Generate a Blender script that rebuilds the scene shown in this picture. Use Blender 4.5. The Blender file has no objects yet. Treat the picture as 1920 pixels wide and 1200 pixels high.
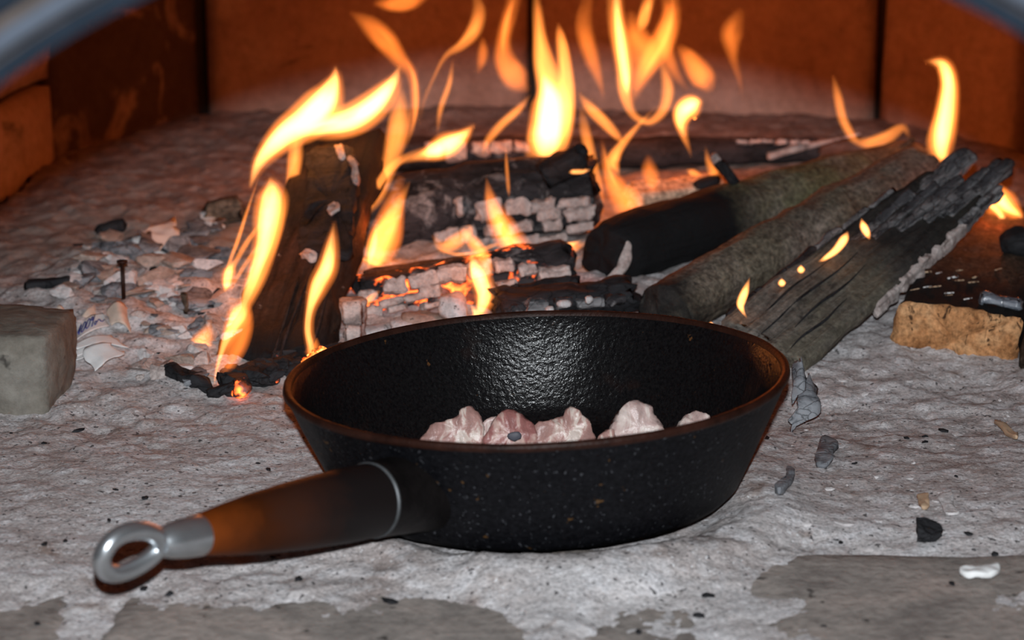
import bpy, bmesh, math, random
import numpy as np
from mathutils import Vector, Matrix
from mathutils.bvhtree import BVHTree

random.seed(7)
rng = np.random.default_rng(11)
scene = bpy.context.scene
COL = scene.collection

# ------------------------------------------------------------------ camera, world, flash, exposure
CAM_H, PITCH, FPX = 0.455, math.radians(14.0), 4475.0
cam_data = bpy.data.cameras.new('camera')
cam_data.sensor_width = 23.6
cam_data.lens = 55.0
cam_data.clip_start = 0.02
cam_data.dof.use_dof = True
cam_data.dof.focus_distance = 1.56
cam_data.dof.aperture_fstop = 5.6
cam = bpy.data.objects.new('camera', cam_data)
cam.location = (0, 0, CAM_H)
cam.rotation_euler = (math.radians(90) - PITCH, 0, 0)
COL.objects.link(cam)
scene.camera = cam

world = bpy.data.worlds.new('world')
scene.world = world
world.use_nodes = True
world.node_tree.nodes['Background'].inputs[0].default_value = (0.30, 0.38, 0.55, 1)
world.node_tree.nodes['Background'].inputs[1].default_value = 0.05

flash_data = bpy.data.lights.new('camera_flash', 'POINT')     # the camera's pop-up flash, a hand's breadth over the lens
flash_data.energy = 104.0
flash_data.color = (0.92, 0.965, 1.0)
flash_data.shadow_soft_size = 0.010
flash = bpy.data.objects.new('camera_flash', flash_data)
flash.location = (0.0, 0.0, 0.517)
COL.objects.link(flash)

scene.view_settings.view_transform = 'Standard'
scene.view_settings.look = 'None'
scene.view_settings.gamma = 1.0
scene.view_settings.exposure = 0.0
scene.view_settings.use_curve_mapping = False

FIRE_COL = (1.0, 0.16, 0.02)
FIRE_W = 0.19

# ------------------------------------------------------------------ geometry of the view, used to lay the place out
CT, ST = math.cos(PITCH), math.sin(PITCH)
RIGHT = Vector((1, 0, 0)); FWD = Vector((0, CT, -ST)); UP = Vector((0, ST, CT))
EYE = Vector((0, 0, CAM_H))


def ray(px, py):
    return FWD + RIGHT * ((px - 960) / FPX) - UP * ((py - 600) / FPX)


def P(px, py, Y):
    d = ray(px, py)
    return EYE + d * (Y / d.y)


def SC(Y):                      # metres for one photo pixel at that distance
    return (Y * CT + 0.4 * ST) / FPX


_T = np.random.default_rng(5).uniform(-1, 1, (64, 64, 64)).astype(np.float32).ravel()


def vnoise(p, seed=0):
    p = np.asarray(p, dtype=np.float64)
    i = np.floor(p).astype(np.int64); f = (p - i)
    f = f * f * (3 - 2 * f)
    i = i + np.array([seed * 7, seed * 13, seed * 29])
    x0, y0, z0 = (i[:, 0] & 63) << 12, (i[:, 1] & 63) << 6, i[:, 2] & 63
    x1, y1, z1 = ((i[:, 0] + 1) & 63) << 12, ((i[:, 1] + 1) & 63) << 6, (i[:, 2] + 1) & 63
    fx, fy, fz = f[:, 0], f[:, 1], f[:, 2]
    lo = (_T[x0 + y0 + z0] * (1 - fx) + _T[x1 + y0 + z0] * fx) * (1 - fy) + (_T[x0 + y1 + z0] * (1 - fx) + _T[x1 + y1 + z0] * fx) * fy
    hi = (_T[x0 + y0 + z1] * (1 - fx) + _T[x1 + y0 + z1] * fx) * (1 - fy) + (_T[x0 + y1 + z1] * (1 - fx) + _T[x1 + y1 + z1] * fx) * fy
    return lo * (1 - fz) + hi * fz


def fbm(p, scale, octaves=4, seed=0, gain=0.5):
    p = np.asarray(p, dtype=np.float64) * scale + 17.3
    a, s, out = 1.0, 1.0, 0
    for k in range(octaves):
        out = out + a * vnoise(p * s, seed + k * 31)
        a *= gain; s *= 2.03
    return out


PANC = (0.0174, 1.378)


def sstep(a, b, x):
    t = np.clip((x - a) / (b - a), 0, 1)
    return t * t * (3 - 2 * t)


def front_edge_y(x):            # where the ash layer stops and bare hearth stone shows
    return np.interp(x, [-0.5, -0.26, -0.10, -0.03, 0.02, 0.06, 0.10, 0.16, 0.26, 0.5],
                     [1.15, 1.20, 1.235, 1.235, 1.12, 1.20, 1.265, 1.30, 1.335, 1.35])


def ground(x, y, fine=True):
    x = np.atleast_1d(np.asarray(x, dtype=np.float64)); y = np.atleast_1d(np.asarray(y, dtype=np.float64))
    z = 0.06 * np.clip((y - 1.55) / 0.95, 0, 1.2)
    p = np.stack([x, y, np.zeros_like(x)], 1)
    rough = 0.35 + 0.65 * sstep(1.40, 1.6, y)
    z = z + rough * 0.0065 * fbm(p, 9, 3, 1)
    r = np.hypot(x - PANC[0], y - PANC[1])
    ang = np.arctan2(y - PANC[1], x - PANC[0])
    # ash banked against the pan, most of it on its right and front
    bank = np.exp(-((r - 0.135) / 0.030) ** 2)
    side = 0.5 + 0.5 * np.cos(ang + 0.9)
    z = z + bank * (0.001 + 0.009 * side)
    z = np.where(r < 0.125, np.minimum(z, 0.0045 + 0.01 * (x - PANC[0]) - 0.010 * sstep(0.125, 0.10, r)), z)
    # heap of burnt paper and ash left of the fire
    hx, hy = (x + 0.275) / 0.13, (y - 1.86) / 0.20
    heap = np.exp(-(hx * hx + hy * hy))
    z = z + heap * (0.012 + 0.010 * fbm(p, 22, 4, 5))
    # rubble ridge under the fire
    h2 = np.exp(-((x - 0.02) / 0.30) ** 2 - ((y - 1.95) / 0.18) ** 2)
    z = z + h2 * 0.005 * fbm(p, 40, 3, 9)
    # ash runs out over the front stones
    e = y - front_edge_y(x) + 0.03 * fbm(p, 14, 3, 21) + 0.014 * fbm(p, 75, 3, 23)
    z = z - 0.0068 * sstep(0.06, -0.04, e) + 0.0015
    if fine:
        z = z + (0.3 + 0.7 * sstep(1.35, 1.6, y)) * 0.0022 * fbm(p, 70, 3, 33) + 0.0006 * fbm(p, 260, 2, 41)
    return z


def gz(x, y):
    return float(max(ground(x, y, False)[0], -0.004))


def G(px, py, lift=0.0):        # the point of the oven floor under a photo pixel
    d = ray(px, py); lo, hi = 0.8, 3.2
    for _ in range(40):
        m = (lo + hi) / 2; q = EYE + d * (m / d.y)
        if q.z > gz(q.x, q.y): lo = m
        else: hi = m
    q = EYE + d * (lo / d.y)
    return Vector((q.x, q.y, q.z + lift))


# ------------------------------------------------------------------ object helpers
def link(name, verts, faces, mats, loc=None, parent=None, smooth=True, mat_idx=None, rot=None, recalc=True):
    """One mesh object; verts are world coordinates, stored relative to loc."""
    loc = Vector(loc) if loc is not None else Vector((0, 0, 0))
    me = bpy.data.meshes.new(name)
    if rot is None:
        vs = [(v[0] - loc.x, v[1] - loc.y, v[2] - loc.z) for v in verts]
    else:
        vs = [tuple(v) for v in verts]
    me.from_pydata(vs, [], faces)
    if recalc:
        bm = bmesh.new(); bm.from_mesh(me)
        bmesh.ops.recalc_face_normals(bm, faces=bm.faces)
        bm.to_mesh(me); bm.free()
    for m in (mats if isinstance(mats, (list, tuple)) else [mats]):
        me.materials.append(m)
    if mat_idx is not None:
        me.polygons.foreach_set('material_index', mat_idx)
    me.polygons.foreach_set('use_smooth', [smooth] * len(me.polygons))
    me.update()
    o = bpy.data.objects.new(name, me)
    COL.objects.link(o)
    if rot is not None:
        o.rotation_euler = rot.to_euler()
    if parent is not None:
        root = parent
        base = Vector((0, 0, 0))
        while root is not None:
            base += root.location; root = root.parent
        o.parent = parent
        o.location = loc - base
    else:
        o.location = loc
    return o


def tag(o, label=None, cat=None, group=None, kind=None):
    if label: o['label'] = label
    if cat: o['category'] = cat
    if group: o['group'] = group
    if kind: o['kind'] = kind
    return o


def empty(name, loc, label=None, cat=None, group=None, kind=None):
    o = bpy.data.objects.new(name, None)
    o.empty_display_size = 0.02
    o.location = loc
    COL.objects.link(o)
    return tag(o, label, cat, group, kind)


def catmull(pts, n):
    pts = np.asarray(pts, dtype=float)
    q = np.vstack([2 * pts[0] - pts[1], pts, 2 * pts[-1] - pts[-2]])
    out = []
    segs = len(pts) - 1
    for k in range(n):
        s = k / (n - 1) * segs; i = min(int(s), segs - 1); t = s - i
        a, b, c, d = q[i], q[i + 1], q[i + 2], q[i + 3]
        out.append(0.5 * (2 * b + (c - a) * t + (2 * a - 5 * b + 4 * c - d) * t * t + (3 * b - a - 3 * c + d) * t ** 3))
    return np.array(out)


# ------------------------------------------------------------------ materials
def new_mat(name):
    m = bpy.data.materials.new(name); m.use_nodes = True
    nt = m.node_tree
    return m, nt, nt.nodes['Principled BSDF'], nt.nodes['Material Output']


def nd(nt, typ, **kw):
    n = nt.nodes.new(typ)
    for k, v in kw.items():
        if k.startswith('i_'):
            n.inputs[k[2:].replace('_', ' ')].default_value = v
        else:
            setattr(n, k, v)
    return n


def coords(nt, scale=(1, 1, 1), kind='Object', loc=(0, 0, 0)):
    tc = nd(nt, 'ShaderNodeTexCoord')
    mp = nd(nt, 'ShaderNodeMapping')
    mp.inputs['Scale'].default_value = scale
    mp.inputs['Location'].default_value = loc
    nt.links.new(tc.outputs[kind], mp.inputs['Vector'])
    return mp.outputs['Vector']


def noise(nt, vec, scale, detail=4, rough=0.55, dist=0.0):
    n = nd(nt, 'ShaderNodeTexNoise')
    n.inputs['Scale'].default_value = scale; n.inputs['Detail'].default_value = detail
    n.inputs['Roughness'].default_value = rough; n.inputs['Distortion'].default_value = dist
    nt.links.new(vec, n.inputs['Vector'])
    return n.outputs['Fac']


def voro(nt, vec, scale, feature='F1'):
    n = nd(nt, 'ShaderNodeTexVoronoi'); n.feature = feature
    n.inputs['Scale'].default_value = scale
    nt.links.new(vec, n.inputs['Vector'])
    return n.outputs['Distance']


def ramp(nt, fac, stops, interp='LINEAR'):
    r = nd(nt, 'ShaderNodeValToRGB'); r.color_ramp.interpolation = interp
    e = r.color_ramp.elements
    while len(e) < len(stops): e.new(0.5)
    for k, (p, c) in enumerate(stops):
        e[k].position = p
        e[k].color = (c, c, c, 1) if isinstance(c, (int, float)) else (*c, 1)
    nt.links.new(fac, r.inputs['Fac'])
    return r.outputs['Color']


def mix(nt, fac, a, b, mode='MIX'):
    m = nd(nt, 'ShaderNodeMix'); m.data_type = 'RGBA'; m.blend_type = mode
    for sock, v in ((m.inputs[0], fac), (m.inputs[6], a), (m.inputs[7], b)):
        if hasattr(v, 'node'): nt.links.new(v, sock)
        elif isinstance(v, (int, float)): sock.default_value = v
        else: sock.default_value = (*v, 1)
    return m.outputs[2]


def bump(nt, bsdf, height, strength=0.5, dist=0.002, prev=None):
    b = nd(nt, 'ShaderNodeBump')
    b.inputs['Strength'].default_value = strength; b.inputs['Distance'].default_value = dist
    nt.links.new(height, b.inputs['Height'])
    if prev is not None: nt.links.new(prev, b.inputs['Normal'])
    nt.links.new(b.outputs['Normal'], bsdf.inputs['Normal'])
    return b.outputs['Normal']


def m_ash(name='ash', tint=1.0):
    m, nt, b, o = new_mat(name)
    v = coords(nt)
    big = noise(nt, v, 7, 5, 0.6, 0.6)
    c = ramp(nt, big, [(0.30, (0.30, 0.25, 0.235)), (0.46, (0.43, 0.395, 0.39)), (0.62, (0.52, 0.50, 0.505)), (0.75, (0.40, 0.37, 0.365))])
    mid = noise(nt, v, 46, 5, 0.65)
    c = mix(nt, ramp(nt, mid, [(0.48, 0.0), (0.66, 0.75)]), c, (0.62, 0.61, 0.63))
    rust = noise(nt, v, 19, 3, 0.6, 1.0)
    c = mix(nt, ramp(nt, rust, [(0.60, 0.0), (0.72, 0.6)]), c, (0.20, 0.125, 0.09))
    fine = noise(nt, v, 420, 3, 0.7)
    c = mix(nt, 0.75, c, ramp(nt, fine, [(0.32, 0.42), (0.5, 1.0), (0.68, 1.4)]), 'MULTIPLY')
    sp = noise(nt, v, 240, 2, 0.5)
    c = mix(nt, ramp(nt, sp, [(0.655, 0.0), (0.69, 0.85)]), c, (0.030, 0.026, 0.028))
    sp2 = noise(nt, coords(nt, loc=(3.1, 7.7, 1.3)), 300, 2, 0.5)
    c = mix(nt, ramp(nt, sp2, [(0.655, 0.0), (0.69, 0.8)]), c, (0.72, 0.72, 0.74))
    sx = nd(nt, 'ShaderNodeSeparateXYZ'); nt.links.new(v, sx.inputs[0])
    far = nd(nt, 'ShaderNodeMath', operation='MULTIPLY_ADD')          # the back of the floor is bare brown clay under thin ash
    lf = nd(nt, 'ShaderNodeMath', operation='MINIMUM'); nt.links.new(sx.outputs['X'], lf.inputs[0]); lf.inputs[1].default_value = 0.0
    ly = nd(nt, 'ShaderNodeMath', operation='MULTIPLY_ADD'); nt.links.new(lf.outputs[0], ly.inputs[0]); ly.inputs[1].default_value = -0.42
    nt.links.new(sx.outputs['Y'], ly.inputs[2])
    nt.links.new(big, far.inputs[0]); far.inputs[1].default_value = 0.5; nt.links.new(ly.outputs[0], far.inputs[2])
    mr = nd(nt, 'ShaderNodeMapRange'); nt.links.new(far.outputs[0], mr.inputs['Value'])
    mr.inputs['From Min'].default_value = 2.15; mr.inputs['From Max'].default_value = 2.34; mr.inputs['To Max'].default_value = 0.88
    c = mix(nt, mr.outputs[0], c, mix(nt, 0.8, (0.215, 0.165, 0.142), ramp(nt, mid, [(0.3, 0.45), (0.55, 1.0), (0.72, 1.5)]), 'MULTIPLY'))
    nt.links.new(c, b.inputs['Base Color'])
    b.inputs['Roughness'].default_value = 0.95
    b.inputs['Specular IOR Level'].default_value = 0.15
    n1 = bump(nt, b, mid, 0.5, 0.004)
    bump(nt, b, fine, 0.6, 0.0012, n1)
    return m


def m_stone(name, c0, c1, c2, scale=14, rough=0.9):
    m, nt, b, o = new_mat(name)
    v = coords(nt)
    n = noise(nt, v, scale, 6, 0.62, 0.4)
    c = ramp(nt, n, [(0.30, c0), (0.5, c1), (0.70, c2)])
    n2 = noise(nt, v, scale * 8, 4, 0.7)
    c = mix(nt, 0.7, c, ramp(nt, n2, [(0.3, 0.62), (0.55, 1.05), (0.75, 1.3)]), 'MULTIPLY')
    sp = noise(nt, v, scale * 5, 3, 0.55)
    c = mix(nt, ramp(nt, sp, [(0.66, 0.0), (0.72, 0.8)]), c, (0.03, 0.026, 0.024))
    nt.links.new(c, b.inputs['Base Color'])
    b.inputs['Roughness'].default_value = rough
    b.inputs['Specular IOR Level'].default_value = 0.2
    bump(nt, b, n2, 0.5, 0.003)
    return m


def m_brick(name='fired_brick', soot_at=0.60):
    m, nt, b, o = new_mat(name)
    v = coords(nt)
    n = noise(nt, v, 5, 6, 0.6, 0.5)
    c = ramp(nt, n, [(0.30, (0.20, 0.115, 0.085)), (0.5, (0.33, 0.225, 0.18)), (0.72, (0.40, 0.30, 0.26))])
    soot = noise(nt, v, 11, 5, 0.6, 1.2)
    c = mix(nt, ramp(nt, soot, [(soot_at, 0.0), (soot_at + 0.14, 0.9)]), c, (0.035, 0.024, 0.02))
    n2 = noise(nt, v, 90, 4, 0.7)
    c = mix(nt, 0.6, c, ramp(nt, n2, [(0.3, 0.6), (0.55, 1.0), (0.75, 1.25)]), 'MULTIPLY')
    nt.links.new(c, b.inputs['Base Color'])
    b.inputs['Roughness'].default_value = 0.9
    b.inputs['Specular IOR Level'].default_value = 0.15
    bump(nt, b, noise(nt, v, 38, 5, 0.7), 0.6, 0.006)
    return m


def m_char(name, ash=0.35, ember=0.0, base=(0.012, 0.011, 0.012), gl=0.75, tint=(0.30, 0.28, 0.28), stretch=1.0, spec=0.15):
    """Charcoal: black with grey ash clinging to it; ember > 0 lets it glow in its cracks."""
    m, nt, b, o = new_mat(name)
    v = coords(nt, (0.35, 1, 1))
    vv = coords(nt)
    n = noise(nt, v, 60, 5, 0.65, 0.3)
    c = ramp(nt, n, [(0.35, base), (0.62, tuple(3.2 * x for x in base))])
    a = noise(nt, coords(nt, (stretch, 1, 1)), 26 if stretch == 1.0 else 70, 5, 0.7, 0.5)
    hi = 0.80 - 0.32 * ash
    c = mix(nt, ramp(nt, a, [(hi - 0.09, 0.0), (hi + 0.05, 0.9)]), c, tint)
    wv = nd(nt, 'ShaderNodeVectorMath', operation='MULTIPLY_ADD')
    nn = nd(nt, 'ShaderNodeTexNoise'); nn.inputs['Scale'].default_value = 60; nn.inputs['Detail'].default_value = 4
    nt.links.new(vv, nn.inputs['Vector'])
    nt.links.new(nn.outputs['Color'], wv.inputs[0]); wv.inputs[1].default_value = (0.012, 0.012, 0.012)
    nt.links.new(coords(nt, (0.6, 1, 1)), wv.inputs[2])
    cr = voro(nt, wv.outputs[0], 95, 'DISTANCE_TO_EDGE')
    crk = ramp(nt, cr, [(0.0, 0.25), (0.05, 1.0)])
    c = mix(nt, 0.85, c, crk, 'MULTIPLY')
    nt.links.new(c, b.inputs['Base Color'])
    b.inputs['Roughness'].default_value = gl
    b.inputs['Specular IOR Level'].default_value = spec
    n1 = bump(nt, b, n, 0.7, 0.004)
    bump(nt, b, crk, 0.3, 0.0015, n1)
    if ember > 0:
        e = noise(nt, vv, 34, 4, 0.6, 0.4)
        ef = mix(nt, 1.0, ramp(nt, e, [(0.52, 0.0), (0.68, 1.0)]), ramp(nt, cr, [(0.0, 1.0), (0.16, 0.05)]), 'MULTIPLY')
        nt.links.new(mix(nt, 1.0, ef, (1.0, 0.13, 0.02), 'MULTIPLY'), b.inputs['Emission Color'])
        b.inputs['Emission Strength'].default_value = ember
    return m


def m_wood(name, c0, c1, grain=90, char=None, rough=0.8, spots=True, moss=None, speck=0.8):
    """Bark or split wood, grain along local X; char = list of (along, amount) for the burnt end."""
    m, nt, b, o = new_mat(name)
    v = coords(nt, (0.12, 1, 1))
    vv = coords(nt)
    n = noise(nt, v, grain, 5, 0.65, 0.4)
    c = ramp(nt, n, [(0.3, c0), (0.68, c1)])
    if moss:
        c = mix(nt, ramp(nt, noise(nt, vv, 13, 4, 0.6), [(0.45, 0.0), (0.62, 0.7)]), c, moss)
    f = noise(nt, vv, 210, 4, 0.7)
    c = mix(nt, speck, c, ramp(nt, f, [(0.34, 0.25), (0.52, 1.0), (0.66, 1.9)]), 'MULTIPLY')
    if spots:
        s = noise(nt, vv, 33, 5, 0.7, 0.8)
        c = mix(nt, ramp(nt, s, [(0.60, 0.0), (0.70, 0.8)]), c, (0.014, 0.012, 0.012))
        s2 = noise(nt, coords(nt, loc=(5, 2, 9)), 40, 5, 0.75, 0.8)
        c = mix(nt, ramp(nt, s2, [(0.65, 0.0), (0.72, 0.6)]), c, (0.33, 0.31, 0.29))
    if char:
        at = nd(nt, 'ShaderNodeAttribute'); at.attribute_name = 'along'
        ad = nd(nt, 'ShaderNodeMath', operation='MULTIPLY_ADD')
        nt.links.new(noise(nt, vv, 30, 4, 0.6), ad.inputs[0]); ad.inputs[1].default_value = 0.16
        sub = nd(nt, 'ShaderNodeMath', operation='SUBTRACT')
        nt.links.new(at.outputs['Fac'], sub.inputs[0]); sub.inputs[1].default_value = 0.08
        nt.links.new(sub.outputs[0], ad.inputs[2])
        c = mix(nt, ramp(nt, ad.outputs[0], char), c, (0.010, 0.010, 0.011))
    nt.links.new(c, b.inputs['Base Color'])
    b.inputs['Roughness'].default_value = rough
    b.inputs['Specular IOR Level'].default_value = 0.12
    n1 = bump(nt, b, n, 0.8, 0.004)
    bump(nt, b, f, 0.7, 0.0016, n1)
    return m


def m_endgrain():
    m, nt, b, o = new_mat('orange_end_grain')
    vv = coords(nt)
    n = noise(nt, vv, 38, 5, 0.65, 0.5)
    c = ramp(nt, n, [(0.32, (0.20, 0.080, 0.028)), (0.5, (0.42, 0.20, 0.085)), (0.7, (0.56, 0.32, 0.16))])
    f = noise(nt, vv, 260, 4, 0.7)
    c = mix(nt, 0.8, c, ramp(nt, f, [(0.34, 0.4), (0.52, 1.0), (0.68, 1.4)]), 'MULTIPLY')
    cr = noise(nt, coords(nt, (1, 1, 0.28)), 130, 3, 0.6, 1.2)          # upright tears in the fibres
    k = ramp(nt, cr, [(0.60, 0.0), (0.66, 0.9)])
    c = mix(nt, k, c, (0.03, 0.014, 0.008))
    nt.links.new(c, b.inputs['Base Color']); b.inputs['Roughness'].default_value = 0.85
    b.inputs['Specular IOR Level'].default_value = 0.15
    n1 = bump(nt, b, f, 0.6, 0.002)
    bump(nt, b, cr, -0.5, 0.003, n1)
    return m


def m_plain(name, col, rough=0.6, metal=0.0, bumps=None, var=0.25, spec=0.4):
    m, nt, b, o = new_mat(name)
    v = coords(nt)
    n = noise(nt, v, 60, 4, 0.6)
    c = ramp(nt, n, [(0.3, tuple(x * (1 - var) for x in col)), (0.7, tuple(min(1, x * (1 + var)) for x in col))])
    nt.links.new(c, b.inputs['Base Color'])
    b.inputs['Roughness'].default_value = rough
    b.inputs['Metallic'].default_value = metal
    b.inputs['Specular IOR Level'].default_value = spec
    if bumps:
        bump(nt, b, noise(nt, v, bumps[0], 3, 0.6), bumps[1], bumps[2])
    return m


def m_iron_pan():
    m, nt, b, o = new_mat('greasy_cast_iron')
    v = coords(nt)
    n = noise(nt, v, 520, 3, 0.6)
    big = noise(nt, v, 16, 4, 0.6)
    c = ramp(nt, n, [(0.3, (0.002, 0.002, 0.0025)), (0.7, (0.008, 0.0075, 0.008))])
    sp = noise(nt, v, 95, 3, 0.6)
    c = mix(nt, ramp(nt, sp, [(0.70, 0.0), (0.75, 0.6)]), c, (0.13, 0.055, 0.018))
    c = mix(nt, ramp(nt, big, [(0.58, 0.0), (0.75, 0.5)]), c, (0.035, 0.014, 0.009))
    nt.links.new(c, b.inputs['Base Color'])
    b.inputs['Roughness'].default_value = 0.24
    b.inputs['Specular IOR Level'].default_value = 0.30
    bump(nt, b, noise(nt, v, 330, 3, 0.6), 0.42, 0.0016)
    return m


def m_soot_iron():
    m, nt, b, o = new_mat('sooty_pan_outside')
    v = coords(nt)
    n = noise(nt, v, 330, 3, 0.6)
    c = ramp(nt, n, [(0.35, (0.0022, 0.0022, 0.003)), (0.66, (0.006, 0.006, 0.0075))])
    c = mix(nt, ramp(nt, noise(nt, v, 420, 2, 0.5), [(0.66, 0.0), (0.71, 0.7)]), c, (0.06, 0.062, 0.07))
    c = mix(nt, ramp(nt, noise(nt, v, 120, 2, 0.5), [(0.70, 0.0), (0.74, 0.7)]), c, (0.09, 0.045, 0.015))
    nt.links.new(c, b.inputs['Base Color'])
    b.inputs['Roughness'].default_value = 0.5
    b.inputs['Specular IOR Level'].default_value = 0.10
    bump(nt, b, n, 0.5, 0.0015)
    return m


def m_fire(name, density, col=(1.0, 0.30, 0.06)):
    m = bpy.data.materials.new(name); m.use_nodes = True
    nt = m.node_tree
    nt.nodes.clear()
    out = nd(nt, 'ShaderNodeOutputMaterial')
    em = nd(nt, 'ShaderNodeEmission')
    em.inputs['Color'].default_value = (*col, 1); em.inputs['Strength'].default_value = density
    nt.links.new(em.outputs[0], out.inputs['Volume'])
    return m


def m_meat(name, lean, fat, k=1.0):
    m, nt, b, o = new_mat(name)
    v = coords(nt, (1, 1, 1))
    n = noise(nt, coords(nt, (1.0, 1, 0.35)), 75 * k, 3, 0.6, 1.0)
    c = ramp(nt, n, [(0.38, tuple(0.8 * q for q in lean)), (0.48, lean), (0.54, fat), (0.66, tuple(0.85 * q for q in fat))])
    s = noise(nt, v, 60, 2, 0.5)
    c = mix(nt, ramp(nt, s, [(0.70, 0.0), (0.76, 0.7)]), c, (0.10, 0.05, 0.05))
    nt.links.new(c, b.inputs['Base Color'])
    b.inputs['Roughness'].default_value = 0.38
    b.inputs['Subsurface Weight'].default_value = 0.15
    b.inputs['Subsurface Radius'].default_value = (0.006, 0.003, 0.002)
    b.inputs['Subsurface Scale'].default_value = 0.5
    bump(nt, b, noise(nt, v, 260, 4, 0.6), 0.5, 0.0015)
    return m


M = {
    'ash': m_ash(),
    'hearth': m_stone('hearth_stone', (0.16, 0.14, 0.13), (0.27, 0.24, 0.22), (0.37, 0.31, 0.28), 16),
    'block': m_stone('grey_stone', (0.11, 0.095, 0.08), (0.165, 0.148, 0.125), (0.23, 0.215, 0.19), 11),
    'brick': m_brick(),
    'brick_soot': m_brick('sooty_brick', 0.30),
    'mortar': m_plain('sooty_mortar', (0.03, 0.022, 0.018), 0.95),
    'char': m_char('charred_wood', 0.30),
    'char_ash': m_char('ashy_charred_wood', 0.52),
    'char_grey': m_char('grey_charred_wood', 0.85, 0, (0.02, 0.02, 0.022), 0.75, (0.24, 0.235, 0.24), 0.10),
    'ember': m_char('glowing_charcoal', 0.45, 9.0),
    'coal': m_char('black_charcoal', 0.12, 0, (0.008, 0.008, 0.009), 0.8),
    'flake': m_char('grey_ash_flake', 0.9, 0, (0.05, 0.052, 0.058), 0.7, (0.24, 0.25, 0.27)),
    'block_ash': m_stone('pale_char_ash', (0.10, 0.085, 0.08), (0.40, 0.335, 0.315), (0.58, 0.52, 0.50), 60),  # pale ash; the pink that firelight gives it is put into the colour
    'white_ash': m_stone('white_ash', (0.34, 0.32, 0.32), (0.52, 0.49, 0.49), (0.68, 0.66, 0.66), 40),
    'tan_ash': m_stone('tan_ash', (0.20, 0.14, 0.11), (0.34, 0.26, 0.22), (0.46, 0.38, 0.34), 40),
    'bark_f': m_wood('olive_bark', (0.066, 0.056, 0.043), (0.185, 0.162, 0.125), 60, [(0.30, 1.0), (0.42, 0.0)], moss=(0.10, 0.10, 0.045)),
    'bark_g': m_wood('brown_bark', (0.070, 0.056, 0.046), (0.215, 0.182, 0.152), 60, [(0.02, 0.9), (0.12, 0.0)], moss=(0.115, 0.10, 0.07)),
    'plank': m_wood('scorched_plank', (0.045, 0.041, 0.038), (0.175, 0.155, 0.135), 130, [(0.40, 0.0), (0.58, 0.85)], moss=(0.11, 0.098, 0.072), speck=0.45),
    'split': m_wood('scorched_split_wood', (0.012, 0.009, 0.008), (0.050, 0.031, 0.023), 110, [(0.04, 1.0), (0.20, 0.0), (0.62, 0.0), (0.85, 0.8)], speck=0.4),
    'brownlog': m_wood('scorched_brown_wood', (0.03, 0.022, 0.017), (0.13, 0.095, 0.07), 90),
    'darkwood': m_wood('dark_brown_wood', (0.022, 0.015, 0.011), (0.085, 0.058, 0.042), 90),
    'blockwood': m_wood('burnt_block_wood', (0.030, 0.020, 0.015), (0.10, 0.066, 0.046), 90, [(0.22, 0.95), (0.36, 0.0)]),
    'pale': m_wood('pale_split_wood', (0.34, 0.24, 0.16), (0.58, 0.45, 0.33), 120, None, 0.7, False),
    'endgrain': m_endgrain(),
    'paper': m_plain('white_paper', (0.66, 0.66, 0.66), 0.85, 0, (70, 0.3, 0.002), 0.08, 0.2),
    'paper_tan': m_plain('scorched_paper', (0.58, 0.46, 0.38), 0.85, 0, (70, 0.3, 0.002), 0.18, 0.2),
    'ink': m_plain('blue_ink', (0.03, 0.04, 0.22), 0.6),
    'iron': m_iron_pan(),
    'iron_out': m_soot_iron(),
    'rust_fire_tint': m_plain('rust_and_fire_reflection', (0.020, 0.007, 0.0045), 0.5, 0, (300, 0.5, 0.001), 0.5, 0.15),  # rust red; on the pan rim it carries the fire's reflection in the colour
    'socket': m_plain('sooty_iron', (0.005, 0.004, 0.004), 0.5, 0, (260, 0.5, 0.001), 0.5, 0.12),
    'steel': m_plain('polished_steel', (0.50, 0.53, 0.56), 0.30, 0.9, None, 0.1),
    'worn': m_plain('worn_ring', (0.07, 0.075, 0.08), 0.5, 0.3, None, 0.5),
    'arch': m_plain('blue_black_iron', (0.0045, 0.0072, 0.0112), 0.7, 0, (150, 0.2, 0.001), 0.2, 0.03),
    'arch_hi': m_plain('worn_iron_moulding', (0.030, 0.036, 0.047), 0.5, 0, (150, 0.2, 0.001), 0.2, 0.12),
    'silver': m_char('silvery_charcoal', 0.5, 0, (0.05, 0.055, 0.065), 0.22, (0.45, 0.48, 0.52), 0.2, 0.6),
    'tan': m_plain('tan_wood', (0.42, 0.29, 0.19), 0.8),
    'meat_a': m_meat('bacon_meat', (0.36, 0.205, 0.18), (0.55, 0.45, 0.40)),
    'meat_b': m_meat('bacon_red', (0.28, 0.115, 0.105), (0.46, 0.31, 0.27), 0.7),
    'meat_c': m_meat('pork_fat', (0.46, 0.33, 0.305), (0.60, 0.50, 0.46), 0.6),
    'bruise': m_plain('grey_bruise', (0.06, 0.06, 0.075), 0.6),
    'fire_hot': m_fire('flame_hot', 820, (1.0, 0.34, 0.085)),
    'fire_mid': m_fire('flame_orange', 260, (1.0, 0.27, 0.045)),
    'fire_soft': m_fire('flame_soft', 150, (1.0, 0.25, 0.04)),
    'fire_dim': m_fire('flame_faint', 85, (1.0, 0.22, 0.03)),
}


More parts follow.
